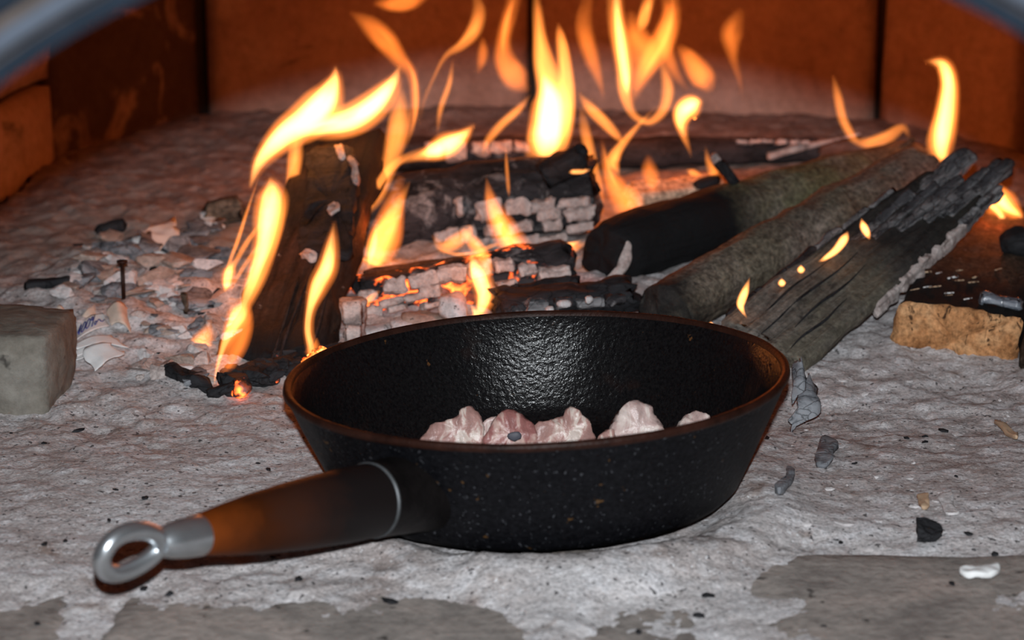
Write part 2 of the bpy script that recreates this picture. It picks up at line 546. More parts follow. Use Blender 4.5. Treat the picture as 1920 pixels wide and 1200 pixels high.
def m_grip():
    m, nt, b, o = new_mat('varnished_handle_wood')
    at = nd(nt, 'ShaderNodeAttribute'); at.attribute_name = 'along'
    v = coords(nt)
    sc_ = nd(nt, 'ShaderNodeMath', operation='MULTIPLY'); nt.links.new(at.outputs['Fac'], sc_.inputs[0]); sc_.inputs[1].default_value = 0.70
    ad = nd(nt, 'ShaderNodeMath', operation='MULTIPLY_ADD')
    nt.links.new(noise(nt, v, 38, 4, 0.6), ad.inputs[0]); ad.inputs[1].default_value = 0.30
    nt.links.new(sc_.outputs[0], ad.inputs[2])
    c = ramp(nt, ad.outputs[0], [(0.30, (0.008, 0.006, 0.006)), (0.52, (0.028, 0.010, 0.006)), (0.66, (0.035, 0.0085, 0.002)), (0.85, (0.115, 0.024, 0.003))])
    nt.links.new(c, b.inputs['Base Color'])
    b.inputs['Roughness'].default_value = 0.5
    b.inputs['Specular IOR Level'].default_value = 0.12
    return m


M['grip'] = m_grip()
M['hot_ember'] = m_char('white_hot_charcoal', 0.2, 0)
_nt = M['hot_ember'].node_tree; _b = _nt.nodes['Principled BSDF']
_nt.links.new(ramp(_nt, noise(_nt, coords(_nt), 260, 3, 0.6), [(0.40, (0.25, 0.012, 0.0)), (0.55, (1.0, 0.22, 0.03)), (0.66, (1.0, 0.55, 0.16))]), _b.inputs['Emission Color'])
_b.inputs['Emission Strength'].default_value = 3.0


# ------------------------------------------------------------------ shape builders
def loft(name, p0, p1, section, mats, up=(0, 0, 1), n_len=40, n_sec=32, taper=None, amp=0.002, scale=40, grain=0.0012,
         bend=(0, 0), jag=0.004, parent=None, seed=0, smooth=True, cap_mat=None, twist=0.0):
    """A log, board or stick from p0 to p1 with the given cross-section (list of (side, up) metres)."""
    p0, p1, up = Vector(p0), Vector(p1), Vector(up)
    ax = (p1 - p0); L = ax.length; ax.normalize()
    side = ax.cross(up).normalized() * -1
    upv = ax.cross(side).normalized()
    if upv.dot(up) < 0: upv = -upv
    rot = Matrix((ax, side, upv)).transposed()
    if rot.determinant() < 0:
        side = -side; rot = Matrix((ax, side, upv)).transposed()
    sec = np.array(section, dtype=float)
    closed = np.vstack([sec, sec[:1]])
    seg = np.hypot(*(closed[1:] - closed[:-1]).T); cum = np.concatenate([[0], np.cumsum(seg)])
    s = np.linspace(0, cum[-1], n_sec, endpoint=False)
    sx = np.interp(s, cum, closed[:, 0]); sy = np.interp(s, cum, closed[:, 1])
    nrm = np.stack([sx, sy], 1); nrm /= np.linalg.norm(nrm, axis=1)[:, None] + 1e-9
    V, along = [], []
    ends = [(0, 0.0), (0, 0.55), (0, 0.9)], [(1, 0.9), (1, 0.55), (1, 0.0)]
    rings = [(0.0, 0.02), (0.0, 0.5), (0.0, 0.88)] + [(t, 1.0) for t in np.linspace(0.0, 1.0, n_len)] + [(1.0, 0.88), (1.0, 0.5), (1.0, 0.02)]
    for k, (t, sc) in enumerate(rings):
        tp = taper(t) if taper else 1.0
        a = twist * t
        cx, sn = math.cos(a), math.sin(a)
        x = np.full(n_sec, t * L)
        y0 = sx * tp * sc; z0 = sy * tp * sc
        y = y0 * cx - z0 * sn + bend[0] * math.sin(math.pi * t); z = y0 * sn + z0 * cx + bend[1] * math.sin(math.pi * t)
        pts = np.stack([x, y, z], 1)
        q = pts + seed * 3.7
        d = amp * fbm(q, scale, 3, seed) + grain * fbm(q * np.array([0.12, 1, 1]), 260, 2, seed + 5)
        pts[:, 1] += nrm[:, 0] * d * sc; pts[:, 2] += nrm[:, 1] * d * sc
        if t in (0.0, 1.0):
            j = jag * fbm(np.stack([np.full(n_sec, t * 9.0), pts[:, 1], pts[:, 2]], 1) + seed, 90, 3, seed + 2)
            pts[:, 0] += j * (1 if t == 1.0 else -1)
            if sc >= 0.999: pts[:, 0] += (0.0025 if t == 0 else -0.0025)
        V.append(pts); along.append(np.full(n_sec, t))
    V = np.concatenate(V); along = np.concatenate(along)
    F, mi = [], []
    nr = len(rings)
    for r in range(nr - 1):
        for k in range(n_sec):
            k2 = (k + 1) % n_sec
            F.append((r * n_sec + k, r * n_sec + k2, (r + 1) * n_sec + k2, (r + 1) * n_sec + k))
            mi.append(1 if (cap_mat and (r < 3 or r >= nr - 4)) else 0)
    F.append(tuple(range(n_sec))[::-1]); mi.append(1 if cap_mat else 0)
    F.append(tuple((nr - 1) * n_sec + k for k in range(n_sec))); mi.append(1 if cap_mat else 0)
    o = link(name, V, F, [mats, cap_mat] if cap_mat else mats, loc=p0, parent=parent, smooth=smooth, mat_idx=mi, rot=rot)
    at = o.data.attributes.new('along', 'FLOAT', 'POINT')
    at.data.foreach_set('value', along)
    return o


def rnd_sec(r, ry=None, n=28, lump=0.08, seed=0):
    ry = ry or r
    g = np.random.default_rng(seed); ph = g.uniform(0, 6.28, 4); am = g.uniform(0.3, 1, 4) * lump
    out = []
    for k in range(n):
        a = 2 * math.pi * k / n
        s = 1 + sum(am[i] * math.cos((i + 2) * a + ph[i]) / (i + 1) for i in range(4))
        out.append((r * s * math.cos(a), ry * s * math.sin(a)))
    return out


def box_sec(w, h, r=0.25):
    out = []
    rr = min(w, h) * r
    for cx, cy, a0 in ((w / 2 - rr, h / 2 - rr, 0), (-w / 2 + rr, h / 2 - rr, 90), (-w / 2 + rr, -h / 2 + rr, 180), (w / 2 - rr, -h / 2 + rr, 270)):
        for k in range(4):
            a = math.radians(a0 + 30 * k)
            out.append((cx + rr * math.cos(a), cy + rr * math.sin(a)))
    return out


def lump(name, c, size, mat, parent=None, seed=0, rot=0.0, amp=0.22, boxy=0.0, n=10, tilt=(0, 0), smooth=True, sub=2, cuts=0):
    """An irregular lump: a subdivided icosphere pushed about by noise, squared off by boxy."""
    bm = bmesh.new()
    bmesh.ops.create_icosphere(bm, subdivisions=sub, radius=1.0)
    v = np.array([x.co[:] for x in bm.verts])
    if boxy:
        mx = np.max(np.abs(v), axis=1)[:, None]
        v = v * (1 - boxy) + (v / mx) * 0.82 * boxy
    d = 1 + amp * fbm(v + seed * 5.1, 1.3, 3, seed)
    v = v * d[:, None]
    if cuts:                        # break it into flat faces like a shard
        gg = np.random.default_rng(seed + 900)
        for _ in range(cuts):
            nn = gg.normal(size=3); nn /= np.linalg.norm(nn); h_ = gg.uniform(0.35, 0.75)
            v = v - np.maximum(0, v @ nn - h_)[:, None] * nn
        v = v * (1 + 0.10 * fbm(v + seed, 3.5, 3, seed))[:, None]
    v = v * np.array(size)
    F = [tuple(x.index for x in f.verts) for f in bm.faces]
    bm.free()
    R = Matrix.Rotation(rot, 3, 'Z') @ Matrix.Rotation(tilt[0], 3, 'X') @ Matrix.Rotation(tilt[1], 3, 'Y')
    v = v @ np.array(R.transposed()) + np.array(c)
    return link(name, v, F, mat, loc=c, parent=parent, smooth=smooth)


def slab(name, outline, normal, thick, mat, parent=None, bulge=0.5, amp=0.0, seed=0, smooth=True, loc=None, rings=(1.0, 0.92, 0.7, 0.4), fine=0.0):
    """A flat-ish piece with real thickness from a closed outline of world points; thickness along normal."""
    pts = [Vector(p) for p in outline]
    dense = []
    m = len(pts)
    for k in range(m):
        a, b, c, d = pts[k - 1], pts[k], pts[(k + 1) % m], pts[(k + 2) % m]
        for j in range(5):
            t = j / 5.0
            dense.append(0.5 * (2 * b + (c - a) * t + (2 * a - 5 * b + 4 * c - d) * t * t + (3 * b - a - 3 * c + d) * t ** 3))
    n = len(dense)
    cen = sum(dense, Vector()) / n
    nv = Vector(normal).normalized()
    V, F = [], []
    prof = {1.0: 0.30, 0.92: 0.72, 0.7: 0.9, 0.4: 1.0}
    order = [(r, 1) for r in rings[::-1]] + [(r, -1) for r in rings]
    for r, sgn in order:
        h = thick / 2 * ((1 - bulge) + bulge * prof.get(r, 1.0)) * sgn
        for q in dense:
            V.append(cen + (q - cen) * r + nv * h)
    top = len(V); V.append(cen + nv * thick / 2); V.append(cen - nv * thick / 2)
    V = np.array([v[:] for v in V])
    if amp:
        V = V + np.array(nv)[None, :] * (amp * fbm(V, 60, 3, seed))[:, None]
    if fine:
        V = V + np.stack([fine * fbm(V, 170, 3, seed + q) for q in range(3)], 1)
    R = len(order)
    for r in range(R - 1):
        for k in range(n):
            k2 = (k + 1) % n
            F.append((r * n + k, r * n + k2, (r + 1) * n + k2, (r + 1) * n + k))
    for k in range(n):
        F.append((top, k, (k + 1) % n))
        F.append((top + 1, (R - 1) * n + (k + 1) % n, (R - 1) * n + k))
    return link(name, V, F, mat, loc=loc if loc is not None else cen, parent=parent, smooth=smooth)


def sheet(name, c00, c10, c11, c01, mat, nu=14, nv=10, curl=0.0, amp=0.003, scale=35, thick=0.0006, seed=0, parent=None, ragged=0.12):
    """A bent sheet of paper (closed, thin but solid) over four corner points."""
    c = [np.array(Vector(p)[:]) for p in (c00, c10, c11, c01)]
    nrm = np.cross(c[1] - c[0], c[3] - c[0]); nrm /= np.linalg.norm(nrm)
    if nrm[2] < 0: nrm = -nrm
    V = []
    for j in range(nv + 1):
        for i in range(nu + 1):
            u, v = i / nu, j / nv
            if ragged:
                e = ragged * vnoise(np.array([[u * 5 + seed, v * 5, seed]]), seed)[0]
                u2, v2 = u + e * (u in (0, 1)), v + e * (v in (0, 1))
            else:
                u2, v2 = u, v
            p = c[0] * (1 - u2) * (1 - v2) + c[1] * u2 * (1 - v2) + c[2] * u2 * v2 + c[3] * (1 - u2) * v2
            p = p + nrm * (curl * math.sin(math.pi * u) + amp * fbm(p[None] + seed, scale, 3, seed)[0])
            V.append(p)
    V = np.array(V); N = len(V)
    V2 = np.concatenate([V + nrm * thick / 2, V - nrm * thick / 2])
    F = []
    w = nu + 1
    for j in range(nv):
        for i in range(nu):
            a = j * w + i
            F.append((a, a + 1, a + w + 1, a + w)); F.append((N + a, N + a + w, N + a + w + 1, N + a + 1))
    bd = [i for i in range(nu)] + [nu + j * w for j in range(nv)] + [nv * w + i for i in range(nu, 0, -1)] + [j * w for j in range(nv, 0, -1)]
    for k in range(len(bd)):
        a, b = bd[k], bd[(k + 1) % len(bd)]
        F.append((a, b, N + b, N + a))
    o = link(name, V2, F, mat, loc=V.mean(0), parent=parent)
    return o, V.reshape(nv + 1, nu + 1, 3), nrm


def tube(name, pts, rad, mat, parent=None, n=10, loc=None, samples=None, closed=False):
    pts = np.array([Vector(p)[:] for p in pts])
    if samples: pts = catmull(pts, samples)
    m = len(pts); rad = np.full(m, rad) if np.isscalar(rad) else np.interp(np.linspace(0, 1, m), np.linspace(0, 1, len(rad)), rad)
    V, F = [], []
    for k in range(m):
        t = pts[(k + 1) % m if closed else min(k + 1, m - 1)] - pts[k - 1 if (closed or k) else 0]
        t = t / (np.linalg.norm(t) + 1e-12)
        ref = np.array([0.13, 0.21, 0.97]); s = np.cross(t, ref); s /= np.linalg.norm(s); u = np.cross(s, t)
        for j in range(n):
            a = 2 * math.pi * j / n
            V.append(pts[k] + rad[k] * (math.cos(a) * s + math.sin(a) * u))
    for k in range(m if closed else m - 1):
        for j in range(n):
            j2 = (j + 1) % n; k2 = (k + 1) % m
            F.append((k * n + j, k * n + j2, k2 * n + j2, k2 * n + j))
    if not closed:
        F.append(tuple(range(n))[::-1]); F.append(tuple((m - 1) * n + j for j in range(n)))
    return link(name, V, F, mat, loc=loc if loc is not None else pts[0], parent=parent)


# ------------------------------------------------------------------ the oven
base_px = [(-60, 425), (0, 385), (45, 350), (92, 306), (170, 268), (270, 240), (385, 213), (560, 206), (760, 203), (1000, 202), (1240, 204), (1450, 210), (1640, 224), (1800, 256), (1960, 312)]
base = []
for a, b_ in base_px:
    q = G(a, b_); base.append((q.x, q.y))
base = [(-0.60, 0.74), (-0.60, 1.35), (-0.575, 1.65)] + base + [(0.60, 1.65), (0.62, 1.35), (0.62, 0.74)]
cv = catmull([(x, y, 0) for x, y in base], 400)[:, :2]
arc = np.concatenate([[0], np.cumsum(np.hypot(*(cv[1:] - cv[:-1]).T))])


def arc_at(px_joint):           # arc length where the wall crosses a sight line
    k = (px_joint - 960) / FPX
    best, bi = 9, 0
    for i in range(len(cv)):
        if cv[i, 1] < 1.7: continue
        dep = cv[i, 1] * CT + (CAM_H - 0.1) * ST
        e = abs(cv[i, 0] / dep - k)
        if e < best: best, bi = e, i
    return arc[bi]


def wall_piece(name, s0, s1, z0, z1, parent, depth=0.05, inset=0.0, mat=None, seed=0, bulge=0.004):
    n = max(6, int((s1 - s0) / 0.012)); nz = max(6, int((z1 - z0) / 0.02))
    ss = np.linspace(s0, s1, n)
    x = np.interp(ss, arc, cv[:, 0]); y = np.interp(ss, arc, cv[:, 1])
    xa, ya = x[0], y[0]
    xb, yb = x[-1], y[-1]
    f = np.linspace(0, 1, n)
    x = 0.5 * x + 0.5 * (xa + (xb - xa) * f); y = 0.5 * y + 0.5 * (ya + (yb - ya) * f)     # the slabs are flatter than the curve
    tx, ty = np.gradient(x), np.gradient(y); l = np.hypot(tx, ty); nx, ny = -ty / l, tx / l
    V, F = [], []
    for j in range(nz + 1):
        v = j / nz; z = z0 + (z1 - z0) * v
        ed = np.minimum(np.minimum(f, 1 - f) * (s1 - s0), min(v, 1 - v) * (z1 - z0))
        rd = -0.006 * np.clip(1 - ed / 0.010, 0, 1) ** 2
        p = np.stack([x, y, np.full(n, z)], 1)
        off = inset - rd + bulge * fbm(p, 11, 4, 50 + seed) + 0.0015 * fbm(p, 90, 3, 60 + seed)
        V.append(np.stack([x + nx * off, y + ny * off, np.full(n, z)], 1))
    for j in range(nz + 1):
        V.append(np.stack([x + nx * (depth), y + ny * (depth), np.full(n, z0 + (z1 - z0) * j / nz)], 1))
    V = np.concatenate(V); N = n * (nz + 1)
    for b0, fl in ((0, False), (N, True)):
        for j in range(nz):
            for i in range(n - 1):
                a = b0 + j * n + i
                F.append((a, a + n, a + n + 1, a + 1) if fl else (a, a + 1, a + n + 1, a + n))
    bd = list(range(n)) + [n - 1 + j * n for j in range(1, nz + 1)] + [nz * n + i for i in range(n - 2, -1, -1)] + [j * n for j in range(nz - 1, 0, -1)]
    for k in range(len(bd)):
        a, b = bd[k], bd[(k + 1) % len(bd)]
        F.append((a, N + a, N + b, b))
    return link(name, V, F, mat or M['brick'], loc=(float(x.mean()), float(y.mean()), z0), parent=parent)


TOP = 0.62
wall_root = empty('wall_back', (0, 2.45, 0), 'curved back wall of sooty fired brick slabs behind the fire', 'wall', kind='structure')
# mortar core: the wall curve set back behind the slab faces
V, F = [], []
txy = np.gradient(cv, axis=0); l = np.hypot(txy[:, 0], txy[:, 1])
nxy = np.stack([-txy[:, 1] / l, txy[:, 0] / l], 1)
for off in (0.022, 0.09):
    for z in (-0.06, TOP + 0.05):
        V.append(np.column_stack([cv + nxy * off, np.full(len(cv), z)]))
V = np.concatenate(V); n = len(cv)
for i in range(n - 1):
    F += [(i, i + 1, n + i + 1, n + i), (2 * n + i, 3 * n + i, 3 * n + i + 1, 2 * n + i + 1), (n + i, n + i + 1, 3 * n + i + 1, 3 * n + i), (i, 2 * n + i, 2 * n + i + 1, i + 1)]
F += [(0, n, 3 * n, 2 * n), (n - 1, 3 * n - 1, 4 * n - 1, 2 * n - 1)]
link('mortar', V, F, M['mortar'], loc=(0, 2.45, 0), parent=wall_root)
j = [arc_at(p) for p in (110, 385, 1000, 1640, 1905)]
g = 0.0035
s_left = j[0] - 0.30
k = 0
zc = P(60, 228, 2.05).z
for s0, s1, wide, zs in ((0.0, 0.36, g, None), (0.36, 0.72, g, None), (0.72, j[0], g, zc), (j[0], j[1], g, None), (j[1], j[2], g, None),
                         (j[2], j[3], 0.005, None), (j[3], j[4], 0.006, None), (j[4], j[4] + 0.34, g, None),
                         (j[4] + 0.34, j[4] + 0.68, g, None), (j[4] + 0.68, arc[-1], g, None)):
    if s1 - s0 < 0.03: continue
    if zs:
        wall_piece('brick', s0 + wide, s1 - wide, -0.05, zs - 0.004, wall_root, seed=k)
        wall_piece('brick', s0 + wide, s1 - wide, zs + 0.004, TOP, wall_root, seed=k + 20, inset=0.004)
    else:
        wall_piece('brick', s0 + wide, s1 - wide, -0.05, TOP, wall_root, seed=k, inset=(0.004 if k % 2 else 0.0), mat=M['brick_soot'] if s0 == j[0] else None)
    k += 1

# vault over the fire
cxs = np.linspace(-0.75, 0.75, 25); cys = np.linspace(0.66, 2.75, 20)
V, F = [], []
for dz in (0, 0.05):
    for y in cys:
        for x in cxs:
            V.append((x, y, TOP - 0.01 + 0.10 * (1 - (x / 0.75) ** 2) * 1.0 + dz))
n = len(cxs) * len(cys); w = len(cxs)
for b0 in (0, n):
    for a in range(len(cys) - 1):
        for i in range(w - 1):
            q = b0 + a * w + i; F.append((q, q + 1, q + w + 1, q + w))
for a in range(len(cys) - 1):
    F += [(a * w, (a + 1) * w, n + (a + 1) * w, n + a * w), (a * w + w - 1, n + a * w + w - 1, n + (a + 1) * w + w - 1, (a + 1) * w + w - 1)]
for i in range(w - 1):
    F += [(i, n + i, n + i + 1, i + 1), ((len(cys) - 1) * w + i, (len(cys) - 1) * w + i + 1, n + (len(cys) - 1) * w + i + 1, n + (len(cys) - 1) * w + i)]
tag(link('ceiling', V, F, M['brick'], loc=(0, 1.7, TOP)), 'sooty vaulted oven ceiling above the fire', 'ceiling', kind='structure')

# oven mouth: iron front plate with an arched opening and its mouldings
AY = 0.70
_e = [P(0, 158, AY), P(268, 0, AY), P(1800, 0, AY), P(1920, 72, AY)]      # the mouth's rim as it shows in the two corners
_A = np.array([[2 * q.x, 2 * q.z, 1] for q in _e]); _b = np.array([q.x ** 2 + q.z ** 2 for q in _e])
_s = np.linalg.lstsq(_A, _b, rcond=None)[0]
ac = Vector((_s[0], AY, _s[1])); AR = math.sqrt(_s[2] + _s[0] ** 2 + _s[1] ** 2)


def arch_path(r, n=64):
    pts = [(ac.x + r, -0.06), (ac.x + r, ac.z * 0.5)]
    pts += [(ac.x + r * math.cos(a), ac.z + r * math.sin(a)) for a in np.linspace(0, math.pi, n)]
    return pts + [(ac.x - r, ac.z * 0.5), (ac.x - r, -0.06)]


def arch_band(name, r0, r1, y0, y1, mat, parent, half_round=False):
    prof = []
    if half_round:
        for a in np.linspace(0, math.pi, 9):
            prof.append(((r0 + r1) / 2 - (r1 - r0) / 2 * math.cos(a), y0 - (r1 - r0) / 2 * math.sin(a)))
        prof += [(r1, y1), (r0, y1)]
    else:
        prof = [(r0, y0), (r1, y0), (r1, y1), (r0, y1)]
    V, F = [], []
    n = len(arch_path(1.0))
    for r, y in prof:
        V += [(x, y, z) for x, z in arch_path(r)]
    m = len(prof)
    for a in range(m):
        b = (a + 1) % m
        for i in range(n - 1):
            F.append((a * n + i, a * n + i + 1, b * n + i + 1, b * n + i))
    F.append(tuple(a * n for a in range(m))); F.append(tuple(a * n + n - 1 for a in range(m))[::-1])
    return link(name, V, F, mat, loc=(ac.x, AY, 0), parent=parent, smooth=half_round)


front = empty('wall_front', (ac.x, AY, 0), 'blue black iron oven front with an arched mouth', 'wall', kind='structure')
arch_band('face_plate', AR + 0.0165, AR + 0.75, AY, AY + 0.02, M['arch'], front)
arch_band('backing', AR + 0.001, AR + 0.020, AY + 0.010, AY + 0.019, M['mortar'], front)  # black band added behind the gaps so the grooves look dark
trim = empty('trim_1', (ac.x, AY, 0), 'dark iron moulding round the arched oven mouth', 'trim', kind='structure')
arch_band('inner_band', AR, AR + 0.0055, AY - 0.002, AY + 0.010, M['arch'], trim)
arch_band('moulding', AR + 0.0070, AR + 0.0130, AY - 0.002, AY + 0.010, M['arch_hi'], trim, True)

# floor: hearth stones on a bed, and the ash spread over them
floor = empty('floor', (0, 1.6, -0.02), 'brown hearth stones of the oven floor', 'floor', kind='structure')
link('bed', [(x, y, z) for z in (-0.09, -0.022) for x, y in ((-0.75, 0.62), (0.75, 0.62), (0.75, 2.8), (-0.75, 2.8))],
     [(3, 2, 1, 0), (4, 5, 6, 7), (0, 1, 5, 4), (1, 2, 6, 5), (2, 3, 7, 6), (3, 0, 4, 7)], M['mortar'], loc=(0, 1.6, -0.02), parent=floor, smooth=False)


def hearth_stone(cx, cy, w, d, ang, seed):
    n = 26
    V, F = [], []
    for a in range(n + 1):
        for b in range(n + 1):
            u, v = a / n, b / n
            lx, ly = (u - 0.5) * w, (v - 0.5) * d
            ed = min(min(u, 1 - u) * w, min(v, 1 - v) * d)
            p = np.array([[cx + lx, cy + ly, seed]])
            z = -0.003 - 0.004 * max(0, 1 - ed / 0.007) ** 2 + 0.0022 * fbm(p, 13, 4, seed)[0] + 0.0007 * fbm(p, 90, 2, seed)[0]
            V.append((cx + lx * math.cos(ang) - ly * math.sin(ang), cy + lx * math.sin(ang) + ly * math.cos(ang), z))
    N = len(V); w1 = n + 1
    V += [(x, y, -0.03) for x, y, z in V]
    for a in range(n):
        for b in range(n):
            q = a * w1 + b
            F += [(q, q + w1, q + w1 + 1, q + 1)]
    bd = list(range(w1)) + [w1 * a + n for a in range(1, w1)] + [n * w1 + b for b in range(n - 1, -1, -1)] + [a * w1 for a in range(n - 1, 0, -1)]
    for k in range(len(bd)):
        a, b = bd[k], bd[(k + 1) % len(bd)]
        F.append((a, b, N + b, N + a))
    F.append(tuple(N + q for q in bd))
    link('hearth_stone', V, F, M['hearth'], loc=(cx, cy, -0.01), parent=floor)


sd = 0
for yy, dd, cols in ((0.79, 0.30, ((-0.45, 0.36), (-0.05, 0.42), (0.42, 0.50))), (1.125, 0.35, ((-0.425, 0.40), (-0.055, 0.325), (0.385, 0.54)))):
    for cx, w_ in cols:
        hearth_stone(cx, yy, w_, dd, 0.03, sd); sd += 1

nx_, ny_ = 520, 640
gx = np.linspace(-0.64, 0.64, nx_)
ty = np.linspace(0, 1, ny_); gy = 0.72 + (2.62 - 0.72) * (0.75 * ty + 0.25 * ty ** 2)
X, Y = np.meshgrid(gx, gy)
Z = ground(X.ravel(), Y.ravel())
V = np.column_stack([X.ravel(), Y.ravel(), Z])
idx = np.arange(nx_ * ny_).reshape(ny_, nx_)
F = np.stack([idx[:-1, :-1], idx[:-1, 1:], idx[1:, 1:], idx[1:, :-1]], -1).reshape(-1, 4)
poly = cv
cxm = V[F].mean(1)
ins = np.zeros(len(F), bool)
for i in range(len(poly)):
    (xa, ya), (xb, yb) = poly[i], poly[(i + 1) % len(poly)]
    c_ = ((ya > cxm[:, 1]) != (yb > cxm[:, 1]))
    ins ^= c_ & (cxm[:, 0] < (xb - xa) * (cxm[:, 1] - ya) / ((yb - ya) if yb != ya else 1e-9) + xa)
F = F[ins]
used = np.unique(F); remap = np.full(len(V), -1); remap[used] = np.arange(len(used))
V = V[used]; F = remap[F]
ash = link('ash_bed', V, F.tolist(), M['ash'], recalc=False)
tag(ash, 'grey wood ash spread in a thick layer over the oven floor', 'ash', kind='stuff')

# ------------------------------------------------------------------ frying pan
PC = Vector((PANC[0], PANC[1], 0.006))
TILT = Matrix.Rotation(math.radians(-2.4), 3, 'Y')


def pan_pt(r, a, z):
    return PC + TILT @ Vector((r * math.cos(a), r * math.sin(a), z))


pan = empty('frying_pan', PC, 'black cast iron frying pan with a wooden handle, standing in the ash', 'frying pan')


def lathe(name, prof, mat, parent, n=160, wob=0.0):
    V, F = [], []
    for i, (r, z) in enumerate(prof):
        for k in range(n):
            a = 2 * math.pi * k / n
            V.append(pan_pt(r, a, z)[:])
    m = len(prof)
    for i in range(m - 1):
        for k in range(n):
            k2 = (k + 1) % n
            F.append((i * n + k, i * n + k2, (i + 1) * n + k2, (i + 1) * n + k))
    V = np.array(V)
    if wob:
        V = V + (wob * fbm(V, 55, 3, 77))[:, None] * np.array([1, 1, 0.4])
    return V, F, m, n


prof = [(0.002, 0.0), (0.108, 0.0), (0.116, 0.0015), (0.1205, 0.006), (0.1275, 0.020), (0.1345, 0.036), (0.1415, 0.052), (0.1475, 0.0655), (0.1500, 0.0705)]
inner = [(0.1462, 0.0712), (0.1435, 0.066), (0.1375, 0.052), (0.130, 0.034), (0.1225, 0.018), (0.117, 0.009), (0.109, 0.0055), (0.05, 0.005), (0.002, 0.005)]
V, F, m, n = lathe('pan_body', prof + [(0.1508, 0.0722), (0.1498, 0.0736), (0.1478, 0.0736)] + inner, M['iron'], pan, wob=0.0006)
F.append(tuple(range(n))[::-1]); F.append(tuple((m - 1) * n + k for k in range(n)))
body = link('pan_body', V, F, [M['iron'], M['iron_out']], loc=PC, parent=pan, mat_idx=[1 if q < (len(prof) - 1) * n else 0 for q in range(len(F))])
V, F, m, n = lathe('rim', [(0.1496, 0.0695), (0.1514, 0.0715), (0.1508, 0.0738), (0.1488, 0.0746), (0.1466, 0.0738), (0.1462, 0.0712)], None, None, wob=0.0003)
rim = link('rim', V, F, M['rust_fire_tint'], loc=PC, parent=pan)
rim['label'] = 'reddish brown rim, the fire reflection put into its colour'

E0, E1 = P(765, 924, 1.262), P(188, 1041, 1.085)
hx = (E1 - E0); HL = hx.length; hx.normalize()
hs = hx.cross(Vector((0, 0, 1))).normalized(); hu = hs.cross(hx).normalized()


def hpt(t, a=0.0, r=0.0, squash=1.0):
    return E0 + hx * (HL * t) + (hs * math.cos(a) + hu * math.sin(a) * squash) * r


def turned(name, prof, mat, parent, n=40, squash=1.0, attr=False):
    V, F, al = [], [], []
    t0, t1 = prof[0][0], prof[-1][0]
    for t, r in prof:
        for k in range(n):
            V.append(hpt(t, 2 * math.pi * k / n, r, squash)[:]); al.append((t - t0) / (t1 - t0))
    m = len(prof)
    for i in range(m - 1):
        for k in range(n):
            k2 = (k + 1) % n
            F.append((i * n + k, i * n + k2, (i + 1) * n + k2, (i + 1) * n + k))
    F.append(tuple(range(n))[::-1]); F.append(tuple((m - 1) * n + k for k in range(n)))
    o = link(name, V, F, mat, loc=hpt(t0), parent=parent)
    o.data.set_sharp_from_angle(angle=math.radians(40))
    if attr:
        o.data.attributes.new('along', 'FLOAT', 'POINT').data.foreach_set('value', al)
    return o


def tx(px):                     # handle parameter whose axis point shows at that photo column
    lo, hi = -0.3, 1.1
    for _ in range(40):
        mth = (lo + hi) / 2; q = hpt(mth) - EYE
        x = 960 + FPX * q.x / q.dot(FWD)
        if x > px: lo = mth
        else: hi = mth
    return lo


handle = turned('handle', [(-0.16, 0.024), (-0.05, 0.0235), (tx(770), 0.0225), (tx(720), 0.0213), (tx(698), 0.0208)], M['socket'], pan)
ringb = turned('ring_band', [(tx(698), 0.0208), (tx(697), 0.0211), (tx(694.5), 0.0211), (tx(693), 0.0205)], M['worn'], handle)
grip = turned('grip', [(tx(692), 0.0204), (tx(640), 0.0202), (tx(560), 0.0186), (tx(480), 0.0160), (tx(420), 0.0131), (tx(372), 0.0104), (tx(366), 0.0098)], M['grip'], handle, attr=True)
grip['label'] = 'orange brown varnished wooden grip, scorched black towards the pan'
fer = turned('ferrule', [(tx(376), 0.0101), (tx(372), 0.0106), (tx(345), 0.0101), (tx(322), 0.0090), (tx(308), 0.0078), (tx(300), 0.0060)], M['steel'], handle)
fer['label'] = 'silver steel ferrule'
# hanging loop: a drop-shaped ring standing across the axis
lu = (hu * 0.97 + hs * -0.25).normalized()
if lu.z < 0: lu = -lu
lc = (hpt(tx(246)))
pts = []
half = (hpt(tx(192)) - hpt(tx(300))).length / 2
for k in range(36):
    a = 2 * math.pi * k / 36
    wdt = 0.0105 * (1.0 - 0.30 * math.cos(a + math.pi) * -1) if False else 0.0112 * (1 + 0.22 * math.cos(a))
    pts.append(lc + hx * (half * math.cos(a)) + lu * (wdt * math.sin(a)) - Vector((0, 0, 0.001)))
loop = tube('hanging_loop', pts, 0.0046, M['steel'], handle, n=14, closed=True, loc=lc)
loop['label'] = 'silver steel hanging loop'

# ------------------------------------------------------------------ meat in the pan
def meat(name, px, Y, thick, mat, label, cat='meat', lean=0.25, amp=0.004, seed=0, group=None, parent=None):
    nrm = Vector((0.05, -1, 0.45)).normalized()
    c = P(*np.mean(px, axis=0), Y)
    out = []
    for a, b in px:
        d = ray(a, b)
        t = (c - EYE).dot(nrm + Vector((0, -lean, 0))) / d.dot(nrm + Vector((0, -lean, 0)))
        out.append(EYE + d * t)
    o = slab(name, out, nrm, thick, mat, parent=parent, bulge=0.6, amp=amp, seed=seed, fine=0.0016)
    if parent is None: tag(o, label, cat, group)
    return o


